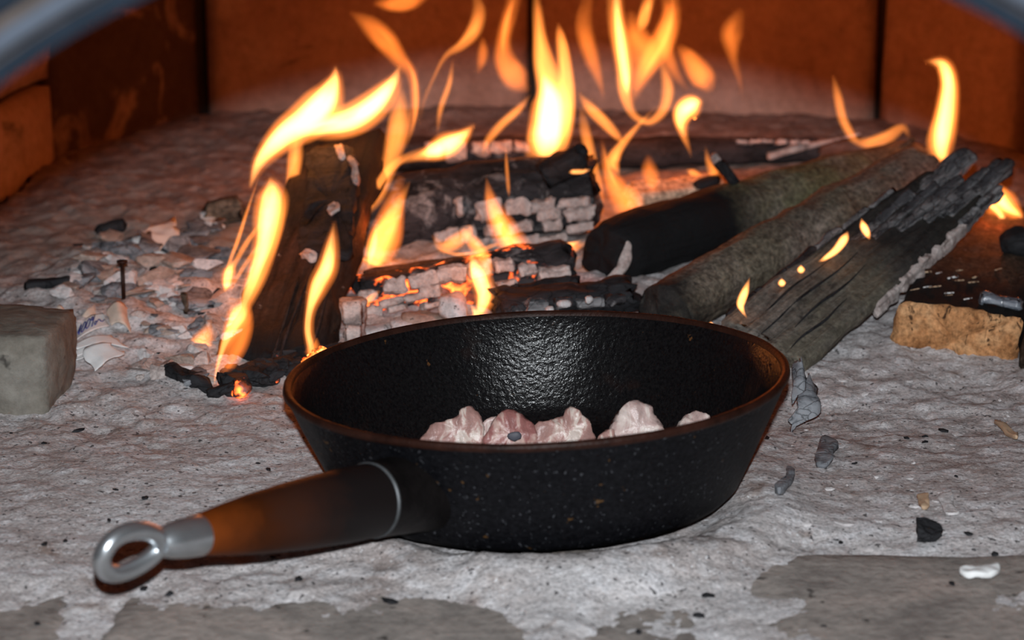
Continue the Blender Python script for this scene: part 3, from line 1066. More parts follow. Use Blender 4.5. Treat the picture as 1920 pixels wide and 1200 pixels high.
meat('bacon_slice', [(790, 838), (797, 808), (830, 790), (868, 778), (862, 768), (880, 763), (897, 776), (905, 800), (903, 838), (880, 864), (820, 864)], 1.412, 0.016, M['meat_a'],
     'pale pink bacon slice with a curled tip, beside the red slice', seed=1)
meat('bacon_slice', [(905, 838), (915, 806), (935, 778), (958, 772), (985, 786), (1002, 800), (1004, 840), (985, 868), (925, 868)], 1.408, 0.020, M['meat_b'],
     'reddish bacon slice with a grey bruise, between two pale slices', seed=2)
bru = lump('bruise', P(965, 818, 1.3955), (0.0046, 0.0010, 0.0032), M['bruise'], None, 3); bru.parent = bpy.data.objects['bacon_slice.001']
bru.location = bru.location - bpy.data.objects['bacon_slice.001'].location
meat('fat_strip', [(906, 812), (908, 788), (928, 778), (942, 780), (932, 795), (918, 815)], 1.424, 0.009, M['meat_c'], 'thin white strip of fat standing behind the reddish bacon slice', 'fat', seed=4)
meat('bacon_slice', [(1000, 838), (1000, 800), (1035, 788), (1058, 784), (1062, 769), (1080, 768), (1098, 786), (1112, 808), (1113, 836), (1095, 852), (1020, 854)], 1.414, 0.018, M['meat_a'],
     'wide bacon slice with a ridged fatty edge and a small raised tip', seed=5)
meat('pork_cube', [(1140, 826), (1146, 798), (1160, 768), (1188, 754), (1215, 764), (1224, 784), (1243, 806), (1244, 826), (1225, 842), (1160, 844)], 1.420, 0.030, M['meat_c'],
     'thick chunky cube of fatty pork with a ragged top', seed=6)
meat('bacon_scrap', [(1112, 838), (1128, 812), (1146, 806), (1152, 826), (1150, 852), (1120, 860)], 1.405, 0.014, M['meat_a'], 'small flat bacon scrap tucked against the pork cube', seed=7)
meat('fat_piece', [(1265, 812), (1276, 790), (1295, 775), (1318, 778), (1336, 792), (1340, 802), (1320, 832), (1280, 836)], 1.425, 0.018, M['meat_c'], 'small lumpy piece of yellowish fat lying apart', 'fat', amp=0.007, seed=8)

# ------------------------------------------------------------------ logs of the fire
TOCAM = Vector((0, -0.80, 0.60))


def surface(o):                 # a finder for points on a log's surface, to rest small things on it
    loc, p = o.location.copy(), o.parent
    while p is not None:
        loc += p.location; p = p.parent
    mw = Matrix.Translation(loc) @ o.rotation_euler.to_matrix().to_4x4()
    t = BVHTree.FromPolygons([mw @ v.co for v in o.data.vertices], [tuple(q.vertices) for q in o.data.polygons])

    def find(px, py, lift=0.0):
        q = t.ray_cast(EYE, ray(px, py).normalized())[0]
        return None if q is None else q + Vector((0, 0, lift))
    return find


def on_plane(px, py, p, n):
    d = ray(px, py); return EYE + d * ((Vector(p) - EYE).dot(n) / d.dot(n))


def char_blocks(parent, spec, mat, axis, up=TOCAM, seed=0):
    """Cracked blocks of charcoal sitting proud of a log: (px, py, Y, length px, height px)."""
    gg = np.random.default_rng(seed)
    for k, (px, py, Y, lw, hh) in enumerate(spec):
        s = SC(Y); a = Vector(axis).normalized(); a = (a + Vector((0, gg.uniform(-0.12, 0.12), gg.uniform(-0.09, 0.09)))).normalized()
        c = P(px + gg.uniform(-2, 2), py + gg.uniform(-2, 2), Y + gg.uniform(-0.003, 0.003)); lw *= gg.uniform(0.86, 1.0); hh *= gg.uniform(0.75, 1.0)
        sec = [(x * gg.uniform(0.8, 1.12), y * gg.uniform(0.8, 1.12)) for x, y in box_sec(0.012, hh * s * 1.02, 0.12)]
        loft('char_block', c - a * lw * s / 2, c + a * lw * s / 2, sec, mat if not isinstance(mat, list) else mat[k % len(mat)], up=Vector((0, 0.25, 1)),
             n_len=9, n_sec=20, amp=0.0024, scale=150, grain=0.0010, jag=0.0030, parent=parent, seed=seed + k, smooth=False)


# A: split log leaning on the others, its foot in black charcoal
pa0, pa1 = P(505, 705, 1.665), P(650, 278, 1.985)
A = empty('leaning_log', pa0, 'dark scorched split log leaning upright into the flames, black flaking top', 'log')
upA = Vector((-0.22, -0.75, 0.62))
la = loft('split_log', pa0, pa1, box_sec(0.080, 0.036, 0.22), M['split'], up=upA, n_len=70, n_sec=48, taper=lambda t: 1.0 - 0.12 * t, amp=0.0035, scale=22, grain=0.0026, jag=0.009, parent=A, seed=3)
axA = (pa1 - pa0).normalized(); nA = (upA - axA * upA.dot(axA)).normalized()
fpA = pa0 + nA * 0.018


def flakeA(px, thick, mat, name='bark_flake', lift=0.002):
    return slab(name, [on_plane(x, y, fpA + nA * lift, nA) for x, y in px], nA, thick, mat, parent=A, bulge=0.3, amp=0.0022, seed=len(px), fine=0.0022)


flakeA([(578, 292), (612, 278), (650, 276), (668, 300), (672, 345), (664, 400), (660, 440), (655, 478), (610, 482), (566, 478), (562, 432), (572, 390), (576, 340)], 0.008, M['coal'])['label'] = 'black charred bark plate'
flakeA([(628, 276), (640, 272), (646, 296), (634, 298)], 0.006, M['block_ash'], 'ash_flake', 0.007)
flakeA([(655, 300), (668, 305), (673, 335), (665, 345), (658, 322)], 0.006, M['block_ash'], 'ash_flake', 0.007)
flakeA([(615, 385), (630, 378), (636, 392), (620, 405)], 0.004, M['block_ash'], 'ash_flake', 0.007)
flakeA([(566, 478), (592, 480), (590, 487), (568, 486)], 0.006, M['block_ash'], 'ash_flake', 0.006)
for k, pts in enumerate((((588, 500), (540, 620), (520, 690)), ((560, 520), (505, 690)), ((625, 500), (600, 600), (585, 650)))):
    pp = [on_plane(x, y, fpA + nA * 0.0005, nA) for x, y in pts]
    tube('crack', pp, [0.0006, 0.0016, 0.0007], M['coal'], A, n=6, samples=12)

# B: big charred log lying across the middle
pb0, pb1 = P(672, 425, 2.00), P(1112, 362, 2.02)
B = empty('charred_log', pb0, 'thick black charred log lying across the middle of the fire', 'log')
loft('trunk', pb0, pb1, rnd_sec(0.037, 0.036, lump=0.06, seed=4), M['char_ash'], n_len=70, n_sec=48, taper=lambda t: 1.0 - 0.10 * t, amp=0.003, scale=26, grain=0.0016, jag=0.010, parent=B, seed=8, bend=(0, 0.006))
loft('knot', P(1020, 328, 1.995), P(1096, 296, 1.985), rnd_sec(0.013, 0.012, lump=0.15, seed=9), M['coal'], n_len=16, n_sec=20, amp=0.003, scale=60, jag=0.006, parent=B, seed=12)
axB = pb1 - pb0
char_blocks(B, [(915, 395, 1.967, 48, 40), (968, 390, 1.965, 50, 34), (1020, 384, 1.966, 46, 28), (1078, 378, 1.972, 56, 22),
                (1030, 400, 1.966, 44, 24), (1085, 402, 1.972, 60, 26), (880, 440, 1.968, 28, 34), (925, 432, 1.966, 30, 24), (975, 428, 1.966, 42, 26),
                (1035, 424, 1.968, 44, 24), (1092, 425, 1.974, 54, 22), (985, 452, 1.968, 50, 20), (1040, 446, 1.970, 60, 18), (862, 385, 1.972, 12, 46), (838, 440, 1.972, 44, 26), (900, 455, 1.968, 34, 14)],
            M['block_ash'], axB, seed=40)

# C: low log with the glowing, cracked front
pc0, pc1 = P(672, 580, 1.81), P(1066, 508, 1.84)
C = empty('ember_log', pc0, 'low brown log with glowing red cracks and pale cracked char on its front', 'log')
loft('trunk', pc0, pc1, rnd_sec(0.028, 0.026, lump=0.07, seed=14), M['ember'], n_len=60, n_sec=40, amp=0.003, scale=30, grain=0.0016, jag=0.008, parent=C, seed=18)
loft('upper_wood', P(690, 528, 1.835), P(1060, 474, 1.865), box_sec(0.030, 0.016, 0.3), M['brownlog'], n_len=40, n_sec=24, amp=0.0025, scale=30, grain=0.0015, jag=0.008, parent=C, seed=19)
axC = pc1 - pc0
char_blocks(C, [(690, 556, 1.778, 44, 24), (742, 536, 1.777, 46, 30), (790, 526, 1.778, 54, 26), (845, 515, 1.782, 58, 34), (902, 506, 1.785, 48, 30), (808, 548, 1.774, 44, 26),
                (735, 566, 1.772, 50, 14), (700, 584, 1.770, 36, 22), (742, 580, 1.768, 40, 12), (775, 558, 1.770, 40, 12), (822, 570, 1.768, 60, 12), (700, 604, 1.764, 50, 14), (752, 594, 1.764, 42, 14),
                (945, 500, 1.788, 40, 28), (1036, 512, 1.80, 62, 30), (985, 506, 1.795, 36, 24), (950, 536, 1.785, 40, 22)],
            M['block_ash'], axC, seed=70)
for k, (px, py, w_, h_) in enumerate(((662, 582, 46, 40), (664, 622, 36, 36))):
    q = P(px, py, 1.715 - 0.004 * k)
    tag(loft('ash_brick', q - Vector((w_ * SC(1.73) / 2, 0, 0)), q + Vector((w_ * SC(1.73) / 2, 0, 0)), box_sec(0.022, h_ * SC(1.73), 0.2), M['block_ash'], n_len=10, n_sec=20, amp=0.002, scale=60, grain=0.0008, jag=0.002, seed=90 + k),
        ('pale block of ashy char leaning at the foot of the leaning log', 'lower pale block of ashy char right behind the pan rim')[k], 'char block')
for k, (px, py, w_, h_, mm) in enumerate(((700, 628, 60, 20, 'white_ash'), (790, 606, 90, 24, 'tan_ash'), (848, 576, 60, 34, 'white_ash'), (760, 614, 60, 18, 'white_ash'))):
    q = P(px, py, 1.73)
    tag(lump('ash_lump', q, (w_ * SC(1.73) / 2, 0.014, h_ * SC(1.73) / 2 + 0.004), M[mm], seed=100 + k, boxy=0.4, sub=3), 'pale ash lump between the pan rim and the glowing log', 'ash lump', 'ash lumps behind the pan rim')

# D: long thin log at the back
pd0, pd1 = P(735, 290, 2.21), P(1530, 284, 2.27)
D = empty('back_log', pd0, 'long thin black log lying along the back, tapering to an ashy splinter', 'log')
loft('trunk', pd0, pd1, rnd_sec(0.019, 0.017, lump=0.08, seed=24), M['char'], n_len=70, n_sec=30, amp=0.0022, scale=30, grain=0.0012, jag=0.006, parent=D, seed=28, taper=lambda t: 1 - 0.25 * t)
loft('splinter', P(1440, 292, 2.245), P(1612, 250, 2.27), box_sec(0.010, 0.007, 0.3), M['block_ash'], n_len=20, n_sec=12, taper=lambda t: 1.1 - t * 0.9, amp=0.001, jag=0.002, parent=D, seed=29)
axD = pd1 - pd0
char_blocks(D, [(812, 280, 2.195, 30, 34), (855, 282, 2.195, 34, 36), (900, 279, 2.196, 34, 30), (940, 278, 2.196, 36, 24), (975, 276, 2.197, 24, 18)], M['block_ash'], axD, seed=120)
char_blocks(D, [(1390 + 24 * i, 267 + (i % 2), 2.243, 19, 8) for i in range(6)], M['block_ash'], axD, seed=130)

# E: pale split piece behind
tag(loft('split_wood', P(1180, 376, 2.075), P(1352, 352, 2.12), box_sec(0.028, 0.024, 0.25), M['pale'], up=(0, -0.4, 1), n_len=30, n_sec=24, amp=0.002, grain=0.0012, jag=0.005, seed=31),
    'pale freshly split piece of wood behind the round logs', 'wood')

# J: flat charred piece between pan and round logs
pj0, pj1 = P(935, 580, 1.735), P(1178, 556, 1.765)
J = empty('charred_chunk', pj0, 'flat black charred chunk with whitish cracked ash, right behind the pan', 'log')
loft('trunk', pj0, pj1, rnd_sec(0.026, 0.019, lump=0.09, seed=34), M['coal'], n_len=44, n_sec=32, amp=0.004, scale=34, grain=0.0018, jag=0.010, parent=J, seed=38, taper=lambda t: 1.0 - 0.30 * t)
char_blocks(J, [(965, 582, 1.715, 34, 24), (1005, 575, 1.716, 42, 30), (1052, 566, 1.722, 40, 22), (1105, 568, 1.728, 52, 22), (1155, 564, 1.738, 40, 20)],
            [M['char_ash'], M['char_grey']], pj1 - pj0, seed=140)
for k, (px, py, w_) in enumerate(((1030, 582, 20), (1058, 570, 34), (1104, 562, 16))):
    lump('ash_flake', P(px, py, 1.708), (w_ * SC(1.71) / 2, 0.004, 0.0032), M['white_ash'], J, 150 + k, boxy=0.3)
tag(loft('charred_stick', P(965, 546, 1.752), P(1085, 528, 1.768), rnd_sec(0.007, 0.006, seed=41), M['coal'], n_len=24, n_sec=14, amp=0.003, scale=60, jag=0.004, seed=42), 'crumbling black charred stick under the round log end', 'stick')

# F, G: round logs with bark
pf0, pf1 = P(1128, 476, 1.86), P(1712, 326, 2.15)
Fo = empty('round_log', pf0, 'round olive bark log with a rounded black burnt end', 'log')
trunk_f = loft('trunk', pf0, pf1, rnd_sec(0.0285, 0.0275, lump=0.04, seed=44), M['bark_f'], n_len=90, n_sec=44, taper=lambda t: (0.80 + 0.2 * min(1, t / 0.05)) * (1 + 0.16 * t), amp=0.0022, scale=24, grain=0.0009, jag=0.007, parent=Fo, seed=48, bend=(0, 0.004))
slab('bark_curl', [P(x, y, 1.822) for x, y in ((1118, 540), (1150, 515), (1168, 485), (1172, 455), (1184, 460), (1182, 492), (1160, 525), (1125, 544))], TOCAM, 0.006, M['block_ash'], Fo, amp=0.001, fine=0.001)['label'] = 'pale peeled curl of bark'
loft('end_knob', P(1722, 306, 2.13), P(1760, 282, 2.15), rnd_sec(0.012, 0.010, lump=0.2, seed=45), M['bark_f'], n_len=10, n_sec=16, amp=0.004, scale=60, jag=0.006, parent=Fo, seed=49).data.attributes['along'].data.foreach_set('value', [0.9] * (16 * 16))
slab('bark_sliver', [P(x, y, 2.12) for x, y in ((1672, 290), (1690, 272), (1712, 258), (1716, 264), (1700, 278), (1684, 296))], TOCAM, 0.004, M['darkwood'], Fo)
pg0, pg1 = P(1236, 590, 1.725), P(1722, 338, 2.03)
tag(loft('round_log', pg0, pg1, rnd_sec(0.0255, 0.0255, lump=0.04, seed=54), M['bark_g'], n_len=90, n_sec=44, taper=lambda t: 0.92 + 0.22 * t, amp=0.0025, scale=24, grain=0.0010, jag=0.006, seed=58, bend=(0, 0.003)),
    'round brown bark log between the burnt-ended log and the plank', 'log')
q = surface(trunk_f)(1378, 345)
st = empty('forked_twig', q, 'short black twig with a pink ashy tip on the round log', 'twig')
loft('stem', q, P(1346, 305, q.y + 0.006), rnd_sec(0.0042), M['coal'], n_len=10, n_sec=10, amp=0.001, jag=0.002, parent=st, seed=60)
loft('tip', P(1348, 308, q.y + 0.0055), P(1336, 286, q.y + 0.008), rnd_sec(0.0042), M['block_ash'], n_len=8, n_sec=10, amp=0.001, jag=0.002, parent=st, seed=61)
on_e = surface(bpy.data.objects['split_wood'])
tag(loft('charred_twig', on_e(1306, 356, 0.004), on_e(1348, 345, 0.004), rnd_sec(0.005), M['coal'], n_len=10, n_sec=10, amp=0.001, jag=0.003, seed=62), 'stubby black twig lying across the pale split wood', 'twig')

# H: long board rising to the right
ph0, ph1 = P(1428, 655, 1.665), P(1790, 352, 1.875)
H = empty('scorched_plank', ph0, 'long scorched grey plank with forked burnt end, small flames along its edge', 'plank')
upH = Vector((-0.25, -0.72, 0.70))
axH = (ph1 - ph0).normalized()
board = loft('board', ph0, ph1, box_sec(0.074, 0.017, 0.3), M['plank'], up=upH, n_len=80, n_sec=48, taper=lambda t: 1.0 - 0.26 * t * t, amp=0.0024, scale=24, grain=0.0022, jag=0.006, parent=H, seed=64)
sideH = axH.cross(upH).normalized()
if sideH.x < 0: sideH = -sideH
for k, (off, ln, w_) in enumerate(((-0.0125, 0.105, 0.021), (0.0115, 0.112, 0.019))):
    q0 = ph1 - axH * 0.055 + sideH * off * 0.95
    loft('prong', q0, q0 + axH * ln + sideH * off * 0.25, box_sec(w_, 0.015, 0.35), M['char_grey'], up=upH, n_len=36, n_sec=24, taper=lambda t: 1.0 - 0.12 * t, amp=0.0022, scale=40, grain=0.0018, jag=0.004, parent=H, seed=66 + k)
for k in range(5):
    q0 = ph0.lerp(ph1, 0.52 + 0.085 * k) + upH.normalized() * 0.0075 + sideH * (-0.017 + 0.009 * k)
    loft('char_ridge', q0, q0 + axH * 0.10, box_sec(0.009, 0.005, 0.35), M['char_grey'], up=upH, n_len=18, n_sec=14, amp=0.0015, scale=60, grain=0.0012, jag=0.004, parent=H, seed=170 + k)
for k in range(6):
    t0 = 0.36 + 0.115 * k
    q0 = ph0.lerp(ph1, t0) + sideH * (0.0375 * (1 - 0.26 * t0 * t0)) + upH.normalized() * (-0.002 + 0.001 * (k % 3))
    loft('edge_char', q0, q0 + axH * (0.030 + 0.008 * (k % 2)), box_sec(0.0065, 0.013, 0.2), M['block_ash'] if k < 4 else M['char_grey'], up=upH, n_len=12, n_sec=16, amp=0.002, scale=110, jag=0.004, parent=H, seed=180 + k, smooth=False)
for k, (o0, t0, t1) in enumerate(((-0.018, 0.02, 0.42), (-0.006, 0.0, 0.50), (0.008, 0.10, 0.46), (0.020, 0.02, 0.30))):
    nH = (upH - axH * upH.dot(axH)).normalized()
    pts = [ph0.lerp(ph1, t0 + (t1 - t0) * q / 5) + sideH * (o0 + 0.0012 * math.sin(q * 1.7 + k)) + nH * 0.0085 for q in range(6)]
    tube('crack', pts, [0.0003, 0.0009, 0.0012, 0.0007, 0.0002], M['coal'], H, n=6, samples=20)
for k, (x0, y0, x1, y1) in enumerate(((1345, 612, 1400, 578), (1405, 576, 1460, 540), (1465, 538, 1520, 502), (1525, 500, 1580, 470), (1585, 466, 1650, 425), (1655, 424, 1715, 378))):
    t0 = 0.05 + 0.135 * k
    q0 = ph0.lerp(ph1, t0) - sideH * 0.0365 * (1 - 0.26 * t0 * t0) + upH.normalized() * 0.004
    loft('edge_char', q0, q0 + axH * 0.037, box_sec(0.006, 0.009, 0.35), M['char_ash'] if k < 3 else M['char_grey'], up=upH, n_len=12, n_sec=14, amp=0.0014, scale=70, jag=0.003, parent=H, seed=190 + k)

# I: block with fresh orange end
pi0, pi1 = P(1792, 634, 1.69), P(1888, 428, 2.02)
tag(loft('split_block', pi0, pi1, box_sec(0.092, 0.042, 0.15), M['blockwood'], up=(0.10, 0, 1), n_len=50, n_sec=56, amp=0.002, scale=30, grain=0.0016, jag=0.008, seed=74, cap_mat=M['endgrain']),
    'split wood block with an orange sawn end and blackened top', 'wood block')
on_i = surface(bpy.data.objects['split_block'])
for k in range(14):
    q = None
    while q is None:
        px, py = random.uniform(1700, 1870), random.uniform(505, 566)
        q = on_i(px, py, 0.0006)
    a = random.uniform(-0.5, 0.5); ln = random.uniform(0.004, 0.010)
    tag(loft('wood_shaving', q, q + Vector((ln * math.cos(a), ln * math.sin(a), 0.001)), box_sec(0.0016, 0.0009), M['tan'] if k % 3 else M['paper'], n_len=5, n_sec=8, amp=0.0004, grain=0, jag=0.0005, seed=k),
        'tiny pale wood shaving on the blackened block top', 'shaving', 'shavings on the block')
tag(loft('charcoal_piece', on_i(1838, 568, 0.0045), on_i(1915, 584, 0.0045), rnd_sec(0.008, 0.005, seed=75), M['silver'], n_len=20, n_sec=16, amp=0.002, scale=60, jag=0.004, seed=76), 'silvery glinting charcoal piece lying on the orange-ended block', 'charcoal')
tag(loft('dark_post', P(1940, 690, 1.650), P(1962, 560, 1.70), box_sec(0.020, 0.020), M['darkwood'], up=(0, -1, 0.3), n_len=20, n_sec=20, amp=0.002, jag=0.004, seed=77), 'dark brown stick propped against the orange-ended block', 'stick')
tag(lump('charcoal_lump', on_i(1912, 474, 0.009), (0.018, 0.016, 0.013), M['coal'], seed=78, sub=3), 'black charcoal lump beside the block under the forked plank end', 'charcoal')

# small wood bits left
tag(loft('wood_scrap', G(390, 424, 0.008), G(455, 412, 0.009), box_sec(0.026, 0.022, 0.25), M['brownlog'], n_len=20, n_sec=20, amp=0.003, jag=0.006, seed=80), 'short brown wood scrap on the ash behind the leaning log', 'wood')
tag(loft('burnt_stick', G(183, 440, 0.004), G(236, 432, 0.006), rnd_sec(0.005, 0.004, seed=81), M['coal'], n_len=16, n_sec=12, amp=0.0015, jag=0.004, seed=81), 'short burnt stick lying alone on the bare brown floor', 'stick')
tag(loft('burnt_stick', G(48, 542, 0.003), G(132, 538, 0.004), rnd_sec(0.007, 0.005, seed=82), M['coal'], n_len=20, n_sec=12, amp=0.002, jag=0.004, seed=82), 'black burnt stick in a hollow behind the grey stone', 'stick')
nail = empty('rusty_nail', G(230, 560), 'rusty brown nail standing upright in the ash heap', 'nail')
tube('shank', [G(232, 562), P(229, 492, G(230, 560).y)], 0.0017, M['rust_fire_tint'], nail, n=8)
q = P(229, 491, G(230, 560).y)
tube('head', [q - Vector((0, 0, 0.0006)), q + Vector((0, 0, 0.0010))], 0.0042, M['rust_fire_tint'], nail, n=12)
tag(loft('twig', G(350, 590, 0.0), P(344, 545, G(350, 590).y), rnd_sec(0.0026), M['brownlog'], n_len=10, n_sec=8, amp=0.0008, grain=0, jag=0.002, seed=83), 'thin brown twig sticking up near the leaning log', 'twig')

# grey stone
q0 = G(60, 795)
tag(lump('grey_stone', (P(6, 690, 1.60).x, 1.605, 0.024), (0.053, 0.058, 0.039), M['block'], seed=5, boxy=0.72, amp=0.08, sub=5, rot=-0.05), 'large squared grey stone standing in the ash', 'stone')

# ------------------------------------------------------------------ burnt paper and ash heap
YN = G(175, 690).y - 1.668
_P0 = P


def PN(px, py, Y): return _P0(px, py, Y + YN)


pp = empty('burnt_note', G(170, 665), 'crumpled white note paper with blue handwriting beside the grey stone', 'paper')
_, grid, gn = sheet('page', PN(128, 652, 1.70), PN(205, 612, 1.735), PN(196, 588, 1.755), PN(140, 618, 1.74), M['paper'], curl=0.004, amp=0.001, parent=pp, seed=2, ragged=0.03)


def on_page(u, v):
    nv_, nu_ = grid.shape[0] - 1, grid.shape[1] - 1
    a, b = u * nu_, v * nv_; i, j_ = min(int(a), nu_ - 1), min(int(b), nv_ - 1); fa, fb = a - i, b - j_
    p = grid[j_, i] * (1 - fa) * (1 - fb) + grid[j_, i + 1] * fa * (1 - fb) + grid[j_ + 1, i + 1] * fa * fb + grid[j_ + 1, i] * (1 - fa) * fb
    return Vector(p + gn * 0.0007)


def oval(cu, cvv, ru, rv, n=14):
    return [(cu + ru * math.cos(2 * math.pi * k / n) + 0.12 * rv * math.sin(2 * math.pi * k / n), cvv + rv * math.sin(2 * math.pi * k / n)) for k in range(n + 1)]


strokes = [[(0.20, 0.42), (0.27, 0.80), (0.25, 0.25)], oval(0.37, 0.50, 0.05, 0.26), oval(0.50, 0.52, 0.05, 0.26), [(0.60, 0.22), (0.70, 0.86)], oval(0.62, 0.70, 0.025, 0.10), oval(0.70, 0.36, 0.025, 0.10),
           [(0.74, 0.40), (0.80, 0.55), (0.86, 0.36), (0.95, 0.52)], [(0.06, 0.20), (0.10, 0.34), (0.14, 0.18), (0.18, 0.26)]]
for s in strokes:
    tube('ink_stroke', [on_page(*p) for p in s], 0.00042, M['ink'], pp, n=6, samples=len(s) * 3)
sheet('folded_page', PN(98, 592, 1.735), PN(118, 580, 1.745), PN(142, 612, 1.735), PN(132, 636, 1.715), M['paper_tan'], curl=0.006, amp=0.002, parent=pp, seed=3, ragged=0.05)
sheet('folded_page', PN(142, 612, 1.745), PN(178, 572, 1.765), PN(186, 596, 1.755), PN(150, 622, 1.742), M['paper_tan'], curl=0.005, amp=0.002, parent=pp, seed=4, ragged=0.08)
sheet('folded_page', PN(196, 586, 1.755), PN(240, 580, 1.765), PN(250, 640, 1.735), PN(208, 612, 1.738), M['paper_tan'], curl=0.008, amp=0.002, parent=pp, seed=5, ragged=0.05)
for k in range(3):
    sheet('page_edge', PN(138, 648 + 10 * k, 1.69 - 0.004 * k), PN(206, 630 + 12 * k, 1.71), PN(240, 652 + 10 * k, 1.70), PN(142, 656 + 10 * k, 1.684 - 0.004 * k), M['paper'], curl=0.004, amp=0.0015, parent=pp, seed=6 + k, ragged=0.04)
tag(sheet('torn_paper', PN(152, 662, 1.668), PN(206, 644, 1.680), PN(236, 664, 1.674), PN(182, 694, 1.648), M['paper'], curl=0.003, amp=0.002, seed=12, ragged=0.10)[0], 'clean white torn paper scrap lying below the handwritten note', 'paper')
for k, (cs, mm, lab) in enumerate((
        (((252, 470), (278, 425), (335, 420), (318, 478)), 'paper', 'white burnt paper sheet curling on top of the ash heap'),
        (((250, 480), (262, 440), (300, 455), (282, 508)), 'flake', 'grey brittle paper ash hanging down the ash heap'),
        (((330, 450), (372, 402), (420, 425), (345, 470)), 'flake', 'grey wrinkled paper ash behind the white burnt sheet'),
        (((370, 432), (392, 388), (424, 430), (398, 438)), 'paper', 'white paper corner poking out under the brown wood scrap'),
        (((300, 500), (345, 455), (425, 470), (350, 520)), 'flake', 'dark grey layered paper ash on the heap'))):
    ys = [G(x, y).y - 0.02 for x, y in cs]
    ym = float(np.mean(ys))
    pts = [P(x, y, ym + (yy - ym) * 0.5) for (x, y), yy in zip(cs, ys)]
    tag(sheet('burnt_paper', *pts, M[mm], curl=0.006, amp=0.006, scale=30, thick=0.001, seed=20 + k, ragged=0.22)[0], lab, 'burnt paper')

# leaf of burning paper, charcoal at the foot of the leaning log
tag(sheet('burning_scrap', P(350, 665, 1.70), P(392, 610, 1.73), P(412, 640, 1.715), P(408, 690, 1.69), M['paper_tan'], curl=0.006, amp=0.004, seed=31, ragged=0.2)[0], 'curled paper scrap burning at the foot of the leaning log', 'paper')
tag(slab('charcoal_flake', [G(x, y, 0.004) for x, y in ((304, 706), (330, 702), (362, 712), (384, 716), (402, 742), (372, 736), (340, 722))], (0, 0, 1), 0.008, M['coal'], amp=0.004, seed=4), 'ragged black charcoal flake on the ash left of the log foot', 'charcoal')
for k in range(44):
    px = random.uniform(408, 640); py = 742 - (px - 412) * 0.28 + random.uniform(-22, 6)
    q = G(px, py, 0.006)
    s = random.uniform(0.005, 0.012)
    tag(lump('charcoal_bit', q, (s * 1.3, s, s * 0.8), M['ember'] if k % 4 == 0 else M['coal'], seed=200 + k, rot=random.uniform(0, 3), boxy=0.3, smooth=False, sub=3, cuts=9), 'black charcoal bit heaped at the foot of the leaning log', 'charcoal', 'charcoal at the log foot')
for k in range(5):
    q = P(570 + 8 * k, 680 - 6 * k, 1.60 + 0.008 * k); q.z = max(q.z, gz(q.x, q.y) + 0.002)
    tag(lump('glowing_ember', q, (0.0042, 0.004, 0.0028), M['hot_ember'], seed=230 + k, boxy=0.2, sub=3, cuts=6), 'glowing ember under the small flame by the pan rim', 'ember', 'embers by the pan rim')

# ash chunks of the heap
for k in range(150):
    px = random.uniform(120, 440); py = random.uniform(455, 720)
    if px < 255 and py > 565: continue
    q = G(px, py)
    s = random.choice((0.004, 0.006, 0.008, 0.011, 0.015))
    mm = random.choice(['white_ash', 'tan_ash', 'block_ash', 'flake', 'white_ash', 'tan_ash', 'block_ash', 'flake', 'coal'])
    if mm == 'coal': s *= 0.5
    q.z += s * 0.25
    tag(lump('ash_chunk', q, (s * random.uniform(1, 1.7), s, s * random.uniform(0.4, 0.8)), M[mm], seed=300 + k, rot=random.uniform(0, 3), boxy=0.2, amp=0.4, smooth=False, sub=3, cuts=9),
        {'white_ash': 'loose white chunk of ash', 'tan_ash': 'loose tan brown chunk of ash', 'block_ash': 'loose pinkish chunk of cracked ash', 'flake': 'loose slate grey chunk of ash', 'coal': 'loose black coal chunk'}[mm] + ' in the heap left of the fire', 'ash chunk', mm.replace('_', ' ') + ' chunks of the heap')

# grey curled ash leaf by the pan, and bits on the ash
YL = G(1500, 814).y - 1.455


def PL(px, py, Y): return P(px, py, Y + YL)


gl = empty('ash_leaf', G(1505, 800), 'grey curled leaf of burnt paper standing against the pan', 'burnt paper')
sheet('leaf', PL(1482, 682, 1.50), PL(1500, 690, 1.50), PL(1516, 740, 1.485), PL(1484, 760, 1.475), M['flake'], curl=0.006, amp=0.005, thick=0.001, seed=41, parent=gl, ragged=0.2)
sheet('leaf', PL(1484, 742, 1.475), PL(1522, 705, 1.50), PL(1536, 780, 1.47), PL(1482, 812, 1.455), M['flake'], curl=0.008, amp=0.006, thick=0.001, seed=42, parent=gl, ragged=0.2)


def flat_bit(name, pts, mat, th, label, cat, lift=0.001, seed=0):
    tag(slab(name, [G(x, y, lift + th / 2) for x, y in pts], (0, 0, 1), th, mat, amp=th * 0.5, seed=seed, fine=0.0008), label, cat)


flat_bit('ash_flake', ((1528, 868), (1540, 832), (1560, 830), (1572, 842), (1560, 858), (1560, 872), (1540, 878)), M['flake'], 0.004, 'grey three-lobed ash flake on the ash right of the pan', 'ash flake')
flat_bit('charcoal_flake', ((1452, 926), (1472, 912), (1476, 886), (1490, 892), (1486, 912), (1466, 932)), M['flake'], 0.005, 'dark curved charred flake on the ash close to the pan', 'charcoal')
flat_bit('wood_splinter', ((1864, 800), (1872, 797), (1906, 820), (1902, 827)), M['tan'], 0.003, 'tan wood splinter on the ash in front of the block', 'splinter')
flat_bit('ash_flake', ((1760, 935), (1785, 930), (1790, 955), (1798, 965), (1776, 968), (1766, 955)), M['white_ash'], 0.002, 'pale grey bent paper flake lying near the tan chip', 'ash flake')
flat_bit('wood_chip', ((1720, 936), (1738, 934), (1742, 955), (1728, 958)), M['tan'], 0.002, 'small tan chip lying next to the pale flake', 'wood chip')
flat_bit('white_chip', ((1798, 1088), (1812, 1082), (1845, 1083), (1872, 1080), (1868, 1092), (1840, 1097), (1810, 1095)), M['paper'], 0.004, 'bright white chip on the brown hearth stone', 'chip', lift=0.003)
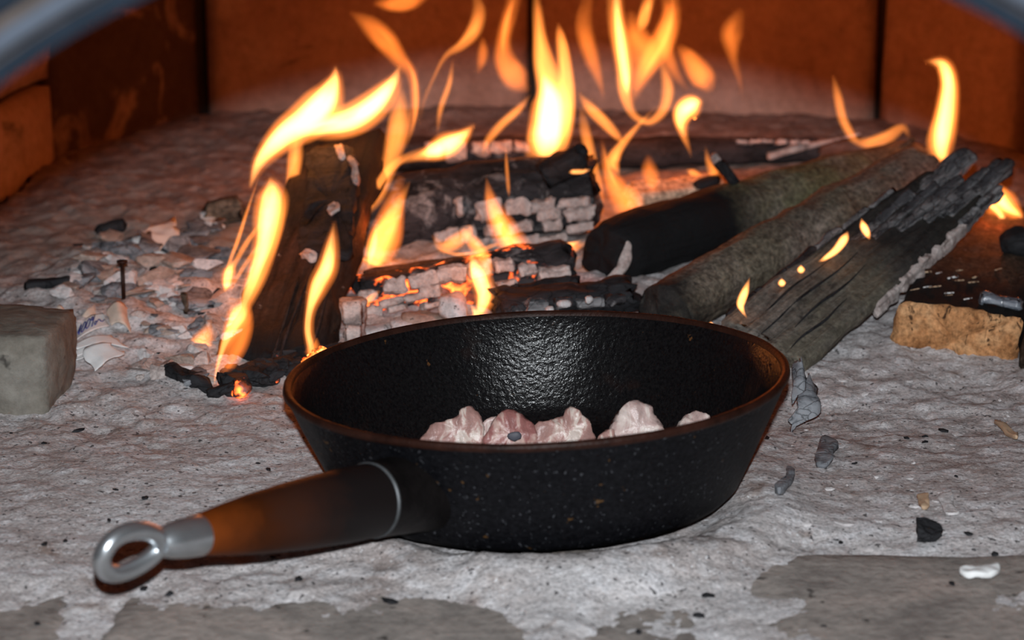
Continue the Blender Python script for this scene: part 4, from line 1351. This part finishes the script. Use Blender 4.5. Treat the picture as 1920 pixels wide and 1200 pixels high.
tag(lump('charcoal_lump', G(1740, 1012, 0.004), (0.013, 0.010, 0.008), M['coal'], seed=91, sub=4, cuts=10, smooth=False), 'dark charcoal lump at the edge of the bare hearth stone', 'charcoal')
flat_bit('ash_flake', ((1490, 628), (1502, 612), (1530, 640), (1520, 655)), M['flake'], 0.003, 'grey flake under the lower end of the plank', 'ash flake')
for k in range(60):
    px = random.uniform(20, 1900); py = random.uniform(790, 1190)
    q = G(px, py, 0.001)
    if math.hypot(q.x - PANC[0], q.y - PANC[1]) < 0.165: continue
    s = random.uniform(0.0010, 0.0026)
    tag(lump('charcoal_crumb', q, (s * random.uniform(1, 2.2), s, s * 0.6), M['coal'], seed=400 + k, rot=random.uniform(0, 3), amp=0.5, smooth=False, sub=1), 'tiny black charcoal crumb scattered on the ash', 'charcoal', 'charcoal crumbs on the ash')
for k in range(34):
    px = random.uniform(1380, 1900); py = random.uniform(690, 1000)
    q = G(px, py, 0.001)
    if math.hypot(q.x - PANC[0], q.y - PANC[1]) < 0.165: continue
    s = random.uniform(0.0012, 0.0032)
    tag(lump('ash_crumb', q, (s * random.uniform(1, 2), s, s * 0.5), M['white_ash'], seed=500 + k, rot=random.uniform(0, 3), amp=0.5, smooth=False, sub=1), 'tiny white ash crumb on the ash right of the pan', 'ash crumb', 'white ash crumbs')

# ------------------------------------------------------------------ flames: closed glowing volumes, each tongue its own body
def tongue(pts, Y, mat, parent=None, thick=0.62, name='flame_tongue', dy=0.0):
    """pts: (photo column, row, half width in px) along the tongue; it stands at distance Y."""
    a = catmull(pts, max(16, len(pts) * 6))
    a[:, 2] = np.maximum(a[:, 2], 0.6)
    n = len(a); V, F = [], []
    us = np.concatenate([np.linspace(-1, 1, 9), np.linspace(1, -1, 9)[1:-1]])
    sd = int(abs(pts[0][0] * 7 + pts[-1][1] * 3)) % 97
    m = len(us)
    for k in range(n):
        d = a[min(k + 1, n - 1), :2] - a[max(k - 1, 0), :2]; d = d / (np.linalg.norm(d) + 1e-9)
        px_, py_, hw = a[k]
        Yk = Y + dy * k / (n - 1)
        c = P(px_, py_, Yk); s = SC(Yk)
        wv = RIGHT * (-d[1]) - UP * (d[0])
        endf = min(1.0, 3.0 * min(k, n - 1 - k) / (n - 1) + 0.12)
        for q, u in enumerate(us):
            st = 0.62 + 0.75 * (0.5 + 0.5 * vnoise(np.array([[u * 2.6 + sd * 3.1, k * 0.16, sd * 1.7]]), 3)[0])
            w = (1 - u * u) ** 1.45 * st * (1 if q < 9 else -1)
            V.append((c + wv * (u * hw * s) + FWD * (w * thick * hw * s * endf))[:])
    for k in range(n - 1):
        for q in range(m):
            q2 = (q + 1) % m
            F.append((k * m + q, k * m + q2, (k + 1) * m + q2, (k + 1) * m + q))
    F.append(tuple(range(m))[::-1]); F.append(tuple((n - 1) * m + q for q in range(m)))
    loc = P(*a[np.argmax(a[:, 1]), :2], Y)
    return link(name, V, F, mat, loc=loc, parent=parent)


def envelope(pts, f=1.5):
    return [(x + 1.5, y - (4 if k == 0 else 0), w * f + 2) for k, (x, y, w) in enumerate(pts)]


def flame(label, tongues, light=None, group=None):
    """tongues: list of (material key, Y, points[, thickness]); light: (px, py, Y, watts) - the light this flame gives."""
    if len(tongues) == 1 and not (tongues[0][0] == 'fire_hot' and max(p[2] for p in tongues[0][2]) > 9):
        t = tongues[0]
        o = tag(tongue(t[2], t[1], M[t[0]], None, t[3] if len(t) > 3 else 0.62, 'flame'), label, 'flame', group)
    else:
        low = max(((p[1], p[0], t[1]) for t in tongues for p in t[2]))
        o = empty('flame', P(low[1], low[0], low[2]), label, 'flame', group)
        for t in list(tongues):
            if t[0] == 'fire_hot' and max(p[2] for p in t[2]) > 9:
                tongue(envelope(t[2], 1.25), t[1] + 0.004, M['fire_soft'], o, 0.6, 'flame_halo', t[4] if len(t) > 4 else 0.0)
            tongue([(x, y, w * (0.84 if t[0] == 'fire_hot' else 1)) for x, y, w in t[2]], t[1], M[t[0]], o, t[3] if len(t) > 3 else 0.62, 'flame_tongue', t[4] if len(t) > 4 else 0.0)
    if light:
        ld = bpy.data.lights.new('fire_light', 'POINT')
        ld.energy = light[3] * FIRE_W; ld.color = FIRE_COL; ld.shadow_soft_size = 0.0
        lo = bpy.data.objects.new('fire_light', ld)
        lo.location = P(*light[:3]); COL.objects.link(lo)
    return o


h, m_, d_ = 'fire_hot', 'fire_mid', 'fire_dim'
flame('big bright flame curling over the top of the leaning log', [
    (h, 1.93, [(468, 352, 4), (488, 302, 14), (530, 255, 24), (575, 225, 32), (608, 190, 30), (626, 152, 15), (629, 124, 2)]),
    (h, 1.94, [(556, 250, 10), (610, 236, 22), (662, 222, 26), (702, 195, 24), (735, 156, 14), (750, 122, 2)]),
    (m_, 1.95, [(748, 150, 4), (750, 205, 20), (742, 262, 22), (726, 325, 16), (704, 380, 11), (668, 415, 3)], 0.4),
    (m_, 1.92, [(556, 250, 14), (553, 300, 16), (545, 345, 11), (534, 378, 3)])], (640, 70, 2.16, 1.5))
flame('bright flame licking down the left edge of the leaning log', [
    (h, 1.84, [(507, 333, 4), (510, 365, 24), (503, 410, 25), (496, 455, 20), (480, 505, 15), (462, 555, 11), (446, 600, 3)], 0.45, -0.19),
    (m_, 1.83, [(535, 360, 3), (528, 400, 9), (512, 450, 14), (492, 510, 15), (470, 560, 12), (450, 610, 3)], 0.5, -0.19),
    (m_, 1.80, [(500, 440, 2), (470, 480, 5), (448, 515, 5), (432, 548, 2)], 0.8, -0.08),
    (m_, 1.79, [(486, 330, 2), (462, 400, 4), (446, 450, 5), (428, 500, 4), (420, 540, 2)], 1.2),
    (m_, 1.79, [(500, 405, 3), (466, 450, 6), (440, 495, 6), (428, 530, 3)], 0.9),
    (h, 1.78, [(438, 488, 2), (429, 510, 11), (425, 532, 10), (421, 548, 2)]),
    (m_, 1.785, [(420, 548, 2), (425, 562, 10), (410, 570, 8), (398, 572, 2)])], (440, 400, 1.78, 0.35))
flame('flame with a glowing left rim low on the leaning log', [
    (h, 1.64, [(462, 562, 4), (450, 585, 19), (436, 612, 15), (419, 650, 8), (405, 700, 4), (400, 740, 2)], 0.42, -0.03),
    (d_, 1.635, [(466, 566, 6), (458, 605, 20), (444, 650, 22), (420, 700, 12), (402, 742, 3)], 0.9, -0.03)])
flame('small orange flame on the curled burning scrap', [(m_, 1.69, [(396, 598, 2), (388, 622, 15), (375, 645, 22), (358, 660, 8), (348, 664, 2)], 0.5)])
flame('slender flame standing before the leaning log by the pan rim', [
    (h, 1.74, [(626, 418, 2), (621, 455, 11), (613, 500, 17), (596, 535, 17), (581, 580, 9), (577, 620, 8), (583, 655, 9), (580, 682, 3)], 0.5, -0.13),
    (d_, 1.70, [(578, 600, 6), (580, 635, 16), (588, 665, 16), (584, 686, 4)], 0.8, -0.08)], (600, 470, 1.66, 0.12))
flame('tangled flame between the leaning log and the big charred log', [
    (m_, 1.92, [(790, 278, 4), (740, 308, 10), (710, 345, 9), (690, 385, 10), (670, 408, 10), (658, 424, 2)], 0.8),
    (h, 1.90, [(690, 386, 2), (680, 398, 10), (664, 412, 6), (658, 420, 2)]),
    (m_, 1.90, [(768, 340, 3), (740, 398, 16), (716, 445, 24), (704, 480, 22), (692, 515, 12), (688, 545, 3)], 0.7),
    (d_, 1.91, [(752, 330, 10), (735, 400, 26), (720, 455, 34), (700, 510, 18), (690, 545, 4)], 0.9),
    (h, 1.885, [(706, 420, 2), (702, 455, 9), (696, 480, 8), (690, 505, 2)]),
    (m_, 1.76, [(712, 545, 3), (695, 560, 8), (678, 576, 6), (672, 584, 2)], 1.0)], (712, 420, 1.86, 0.25))
flame('tiny bright flame peeping over the top of the leaning log', [(h, 2.03, [(662, 268, 4), (676, 258, 9), (690, 258, 8), (702, 268, 3)])])
flame('flame blown sideways above the back log', [
    (h, 2.12, [(888, 236, 2), (865, 256, 12), (836, 272, 20), (808, 284, 14), (785, 290, 3)], 0.5),
    (m_, 2.12, [(892, 232, 2), (860, 262, 18), (820, 282, 20), (780, 294, 10), (740, 308, 3)], 0.5)])
flame('faint ribbon of flame twisting high above the leaning log', [
    (d_, 2.12, [(655, 22, 4), (690, 45, 20), (722, 75, 24), (748, 110, 18), (772, 140, 12), (778, 190, 11), (768, 240, 10), (752, 285, 4)], 0.8),
    (m_, 2.13, [(760, 110, 2), (776, 145, 5), (780, 190, 6), (776, 230, 4), (760, 280, 2)], 0.8)])
flame('faint curling ribbon of flame behind the charred log', [
    (m_, 2.15, [(890, -12, 8), (898, 20, 14), (890, 55, 16), (866, 84, 11), (836, 105, 6), (814, 145, 4), (795, 190, 4), (784, 240, 2)], 0.45),
    (m_, 2.15, [(850, 108, 2), (842, 158, 6), (826, 205, 6), (820, 250, 3)], 0.7),
    (d_, 2.16, [(905, 70, 6), (905, 105, 12), (895, 140, 4)], 0.8)])
flame('faint flame scrap drifting near the top of the wall', [(d_, 2.2, [(700, 6, 6), (735, 8, 16), (770, 2, 18), (806, -14, 10)], 0.9)])
flame('dim flame rising beside the wall joint', [
    (d_, 2.2, [(968, -14, 16), (955, 30, 16), (944, 75, 16), (948, 115, 24), (970, 150, 26), (992, 172, 6)], 0.8),
    (m_, 2.2, [(966, -14, 5), (950, 40, 7), (943, 80, 5), (945, 110, 2)], 0.5)])
flame('tallest bright flame behind the big charred log', [
    (h, 2.08, [(1020, 300, 18), (1026, 265, 32), (1030, 225, 32), (1032, 185, 28), (1022, 150, 10), (1018, 138, 2)], 0.6),
    (m_, 2.09, [(990, 296, 12), (1010, 270, 28), (1034, 225, 38), (1034, 170, 30), (1020, 115, 22), (1012, 65, 14), (1008, 20, 11), (1004, -14, 7)], 0.6),
    (m_, 2.07, [(1050, 290, 12), (1058, 235, 20), (1062, 170, 18), (1057, 110, 15), (1050, 65, 10), (1046, 42, 2)], 0.8),
    (m_, 2.10, [(996, 176, 2), (972, 205, 9), (938, 236, 10), (914, 265, 8), (904, 292, 3)], 0.6)], (1035, 60, 2.20, 2.4))
flame('tall twin flame with a looping foot above the back log', [
    (h, 2.14, [(1156, -14, 9), (1158, 30, 10), (1165, 85, 13), (1172, 135, 12), (1175, 165, 8), (1178, 185, 2)], 0.55),
    (m_, 2.15, [(1150, -14, 16), (1155, 50, 17), (1168, 120, 17), (1172, 175, 14), (1188, 215, 9), (1218, 228, 9), (1244, 205, 12), (1252, 165, 14), (1242, 125, 7), (1234, 108, 2)], 0.5),
    (m_, 2.17, [(1222, -14, 10), (1212, 15, 13), (1204, 45, 12), (1198, 62, 3)], 0.6),
    (d_, 2.18, [(1262, -14, 14), (1256, 40, 22), (1236, 90, 26), (1205, 140, 18), (1180, 200, 8)], 0.9),
    (d_, 2.2, [(1104, -14, 12), (1094, 45, 18), (1108, 105, 18), (1126, 160, 8), (1132, 190, 3)], 0.6),
    (d_, 2.2, [(1240, -14, 8), (1252, 30, 12), (1246, 80, 18), (1262, 130, 14), (1290, 170, 5)], 0.6),
    (m_, 2.18, [(1262, -14, 3), (1258, 40, 6), (1242, 85, 7), (1214, 130, 6), (1190, 180, 3)], 0.5),
    (d_, 2.19, [(1180, 20, 10), (1195, 70, 26), (1210, 110, 30), (1190, 170, 14)], 0.7)], (1175, 20, 2.22, 2.2))
flame('crossed flames rising beside the knotted log end', [
    (m_, 2.06, [(1084, 172, 3), (1104, 200, 12), (1132, 228, 13), (1158, 256, 9), (1172, 272, 2)], 0.55),
    (m_, 2.05, [(1232, 198, 2), (1196, 236, 6), (1164, 274, 10), (1150, 300, 14), (1158, 320, 6), (1162, 328, 2)], 0.75),
    (m_, 2.04, [(1090, 200, 6), (1098, 250, 12), (1112, 305, 11), (1126, 355, 7), (1131, 405, 3)], 0.45),
    (d_, 2.03, [(1128, 262, 4), (1138, 310, 13), (1155, 350, 22), (1180, 385, 32), (1188, 408, 12)], 0.9),
    (m_, 2.03, [(1130, 270, 2), (1138, 305, 5), (1152, 340, 5), (1164, 360, 2)], 0.6),
    (d_, 2.07, [(1215, 290, 6), (1218, 320, 18), (1225, 345, 14), (1232, 360, 3)], 0.8)], (1150, 220, 2.06, 0.3))
flame('hooked yellow flame curling over the back log', [
    (h, 2.13, [(1316, 190, 3), (1302, 194, 16), (1282, 208, 18), (1276, 232, 10), (1284, 256, 4)], 0.5),
    (m_, 2.14, [(1320, 192, 4), (1300, 196, 22), (1280, 215, 20), (1280, 245, 11), (1292, 280, 4), (1296, 296, 2)], 0.5)], (1292, 205, 2.11, 0.4))
flame('dim orange puff of flame in the air before the wall', [(d_, 2.2, [(1270, 84, 8), (1292, 110, 20), (1318, 145, 26), (1334, 172, 10)], 0.8)])
flame('very faint wisp of flame before the right-hand wall slab', [(d_, 2.22, [(1392, 16, 10), (1372, 60, 24), (1374, 105, 13), (1387, 150, 7), (1392, 185, 3)], 0.45)])
flame('narrow orange flame behind the pale splinter tip', [
    (m_, 2.22, [(1561, 138, 2), (1570, 175, 9), (1580, 222, 10), (1598, 256, 9), (1612, 270, 3)], 0.45),
    (m_, 2.21, [(1590, 262, 4), (1625, 268, 12), (1662, 258, 14), (1692, 240, 9), (1706, 258, 4)], 0.40)])
flame('single tall yellow flame behind the forked plank', [
    (h, 2.08, [(1742, 114, 3), (1768, 122, 13), (1778, 155, 15), (1775, 200, 18), (1768, 245, 20), (1766, 285, 16), (1778, 312, 5)], 0.5),
    (m_, 2.09, [(1728, 114, 2), (1765, 122, 14), (1780, 160, 16), (1772, 220, 22), (1758, 272, 24), (1768, 310, 10)], 0.4)], (1772, 140, 2.16, 0.9))
flame('forked bright flame under the plank end', [
    (h, 1.97, [(1856, 338, 4), (1866, 362, 17), (1886, 386, 13), (1910, 402, 6), (1918, 410, 2)], 0.6),
    (h, 1.97, [(1838, 378, 3), (1858, 384, 9), (1876, 402, 8), (1886, 425, 5), (1890, 448, 2)], 0.7),
    (d_, 1.98, [(1850, 345, 8), (1875, 380, 34), (1895, 415, 26), (1892, 455, 8)], 0.8)], (1868, 375, 1.94, 0.45))
on_h = surface(board)
for pts, Y in (([(1590, 434, 2), (1583, 448, 9), (1566, 470, 8), (1546, 485, 5), (1534, 491, 1)], 1.775),
               ([(1615, 409, 1), (1619, 424, 8), (1626, 438, 7), (1631, 449, 2)], 1.79),
               ([(1502, 496, 1), (1502, 505, 8), (1503, 513, 4)], 1.75), ([(1466, 521, 1), (1466, 530, 8), (1467, 538, 4)], 1.735),
               ([(1406, 520, 1), (1397, 546, 8), (1389, 568, 9), (1392, 582, 5), (1401, 597, 1)], 1.70),
               ([(1333, 602, 1), (1333, 610, 7), (1334, 618, 3)], 1.68)):
    q = on_h(pts[-1][0], pts[-1][1]) or on_h(pts[-1][0] + 10, pts[-1][1] + 10)
    flame('small flame burning along the upper edge of the plank', [(h, q.y - 0.005 if q else Y, pts, 0.9)], None, 'small flames on the plank edge')
flame('large two-tailed flame in front of the big charred log', [
    (m_, 1.86, [(911, 328, 1), (920, 375, 12), (938, 420, 18), (958, 455, 20), (982, 490, 17), (994, 522, 8), (990, 540, 2)], 0.5),
    (d_, 1.87, [(912, 335, 3), (925, 390, 20), (950, 440, 30), (985, 490, 28), (1000, 530, 8)], 0.7),
    (m_, 1.84, [(980, 480, 3), (1015, 492, 5), (1060, 490, 5), (1092, 480, 2)], 0.8),
    (m_, 1.85, [(945, 500, 2), (955, 520, 4), (975, 538, 3), (985, 545, 1)], 0.8)])
flame('white-hot flame rising from the glowing log behind the pan', [
    (m_, 1.76, [(810, 440, 3), (830, 462, 14), (856, 452, 17), (880, 430, 10), (868, 424, 2)], 0.5),
    (m_, 1.76, [(866, 428, 3), (884, 450, 14), (905, 480, 15), (915, 510, 10), (905, 530, 3)], 0.6),
    (h, 1.75, [(884, 476, 4), (890, 500, 14), (900, 525, 18), (908, 552, 17), (902, 580, 12), (894, 602, 5)], 0.6),
    (m_, 1.75, [(952, 536, 1), (932, 546, 6), (914, 562, 8), (900, 585, 3)], 0.7),
    (m_, 1.755, [(815, 462, 2), (850, 476, 5), (890, 474, 5), (925, 460, 5), (952, 455, 1)], 0.8)], (900, 500, 1.71, 0.25))
flame('short stubby flame half hidden by the pan rim', [
    (h, 1.72, [(852, 562, 3), (858, 580, 9), (862, 600, 10), (862, 615, 4)], 0.6), (h, 1.725, [(882, 570, 3), (892, 588, 9), (892, 605, 8), (890, 616, 3)], 0.6)])
flame('low bright flame lying between the charred log and round log', [(h, 1.90, [(1092, 450, 1), (1068, 459, 7), (1040, 464, 6), (1026, 466, 1)], 0.8), (m_, 1.90, [(1105, 452, 2), (1070, 466, 12), (1030, 474, 10), (1000, 470, 2)], 0.6)])
flame('small yellow flame glowing through the hollow knot', [(h, 1.972, [(1108, 318, 1), (1092, 321, 5), (1075, 322, 5), (1066, 324, 1)], 0.8)])
flame('thin thread of flame before the big charred log', [(m_, 1.95, [(948, 268, 1), (950, 310, 4), (953, 350, 4), (955, 372, 1)], 0.9)])
flame('small flame beside the pink-tipped twig', [(m_, 2.10, [(1322, 272, 1), (1328, 300, 7), (1338, 325, 12), (1342, 335, 3)], 0.5), (m_, 2.10, [(1286, 318, 2), (1300, 324, 8), (1318, 330, 3)], 0.7)])
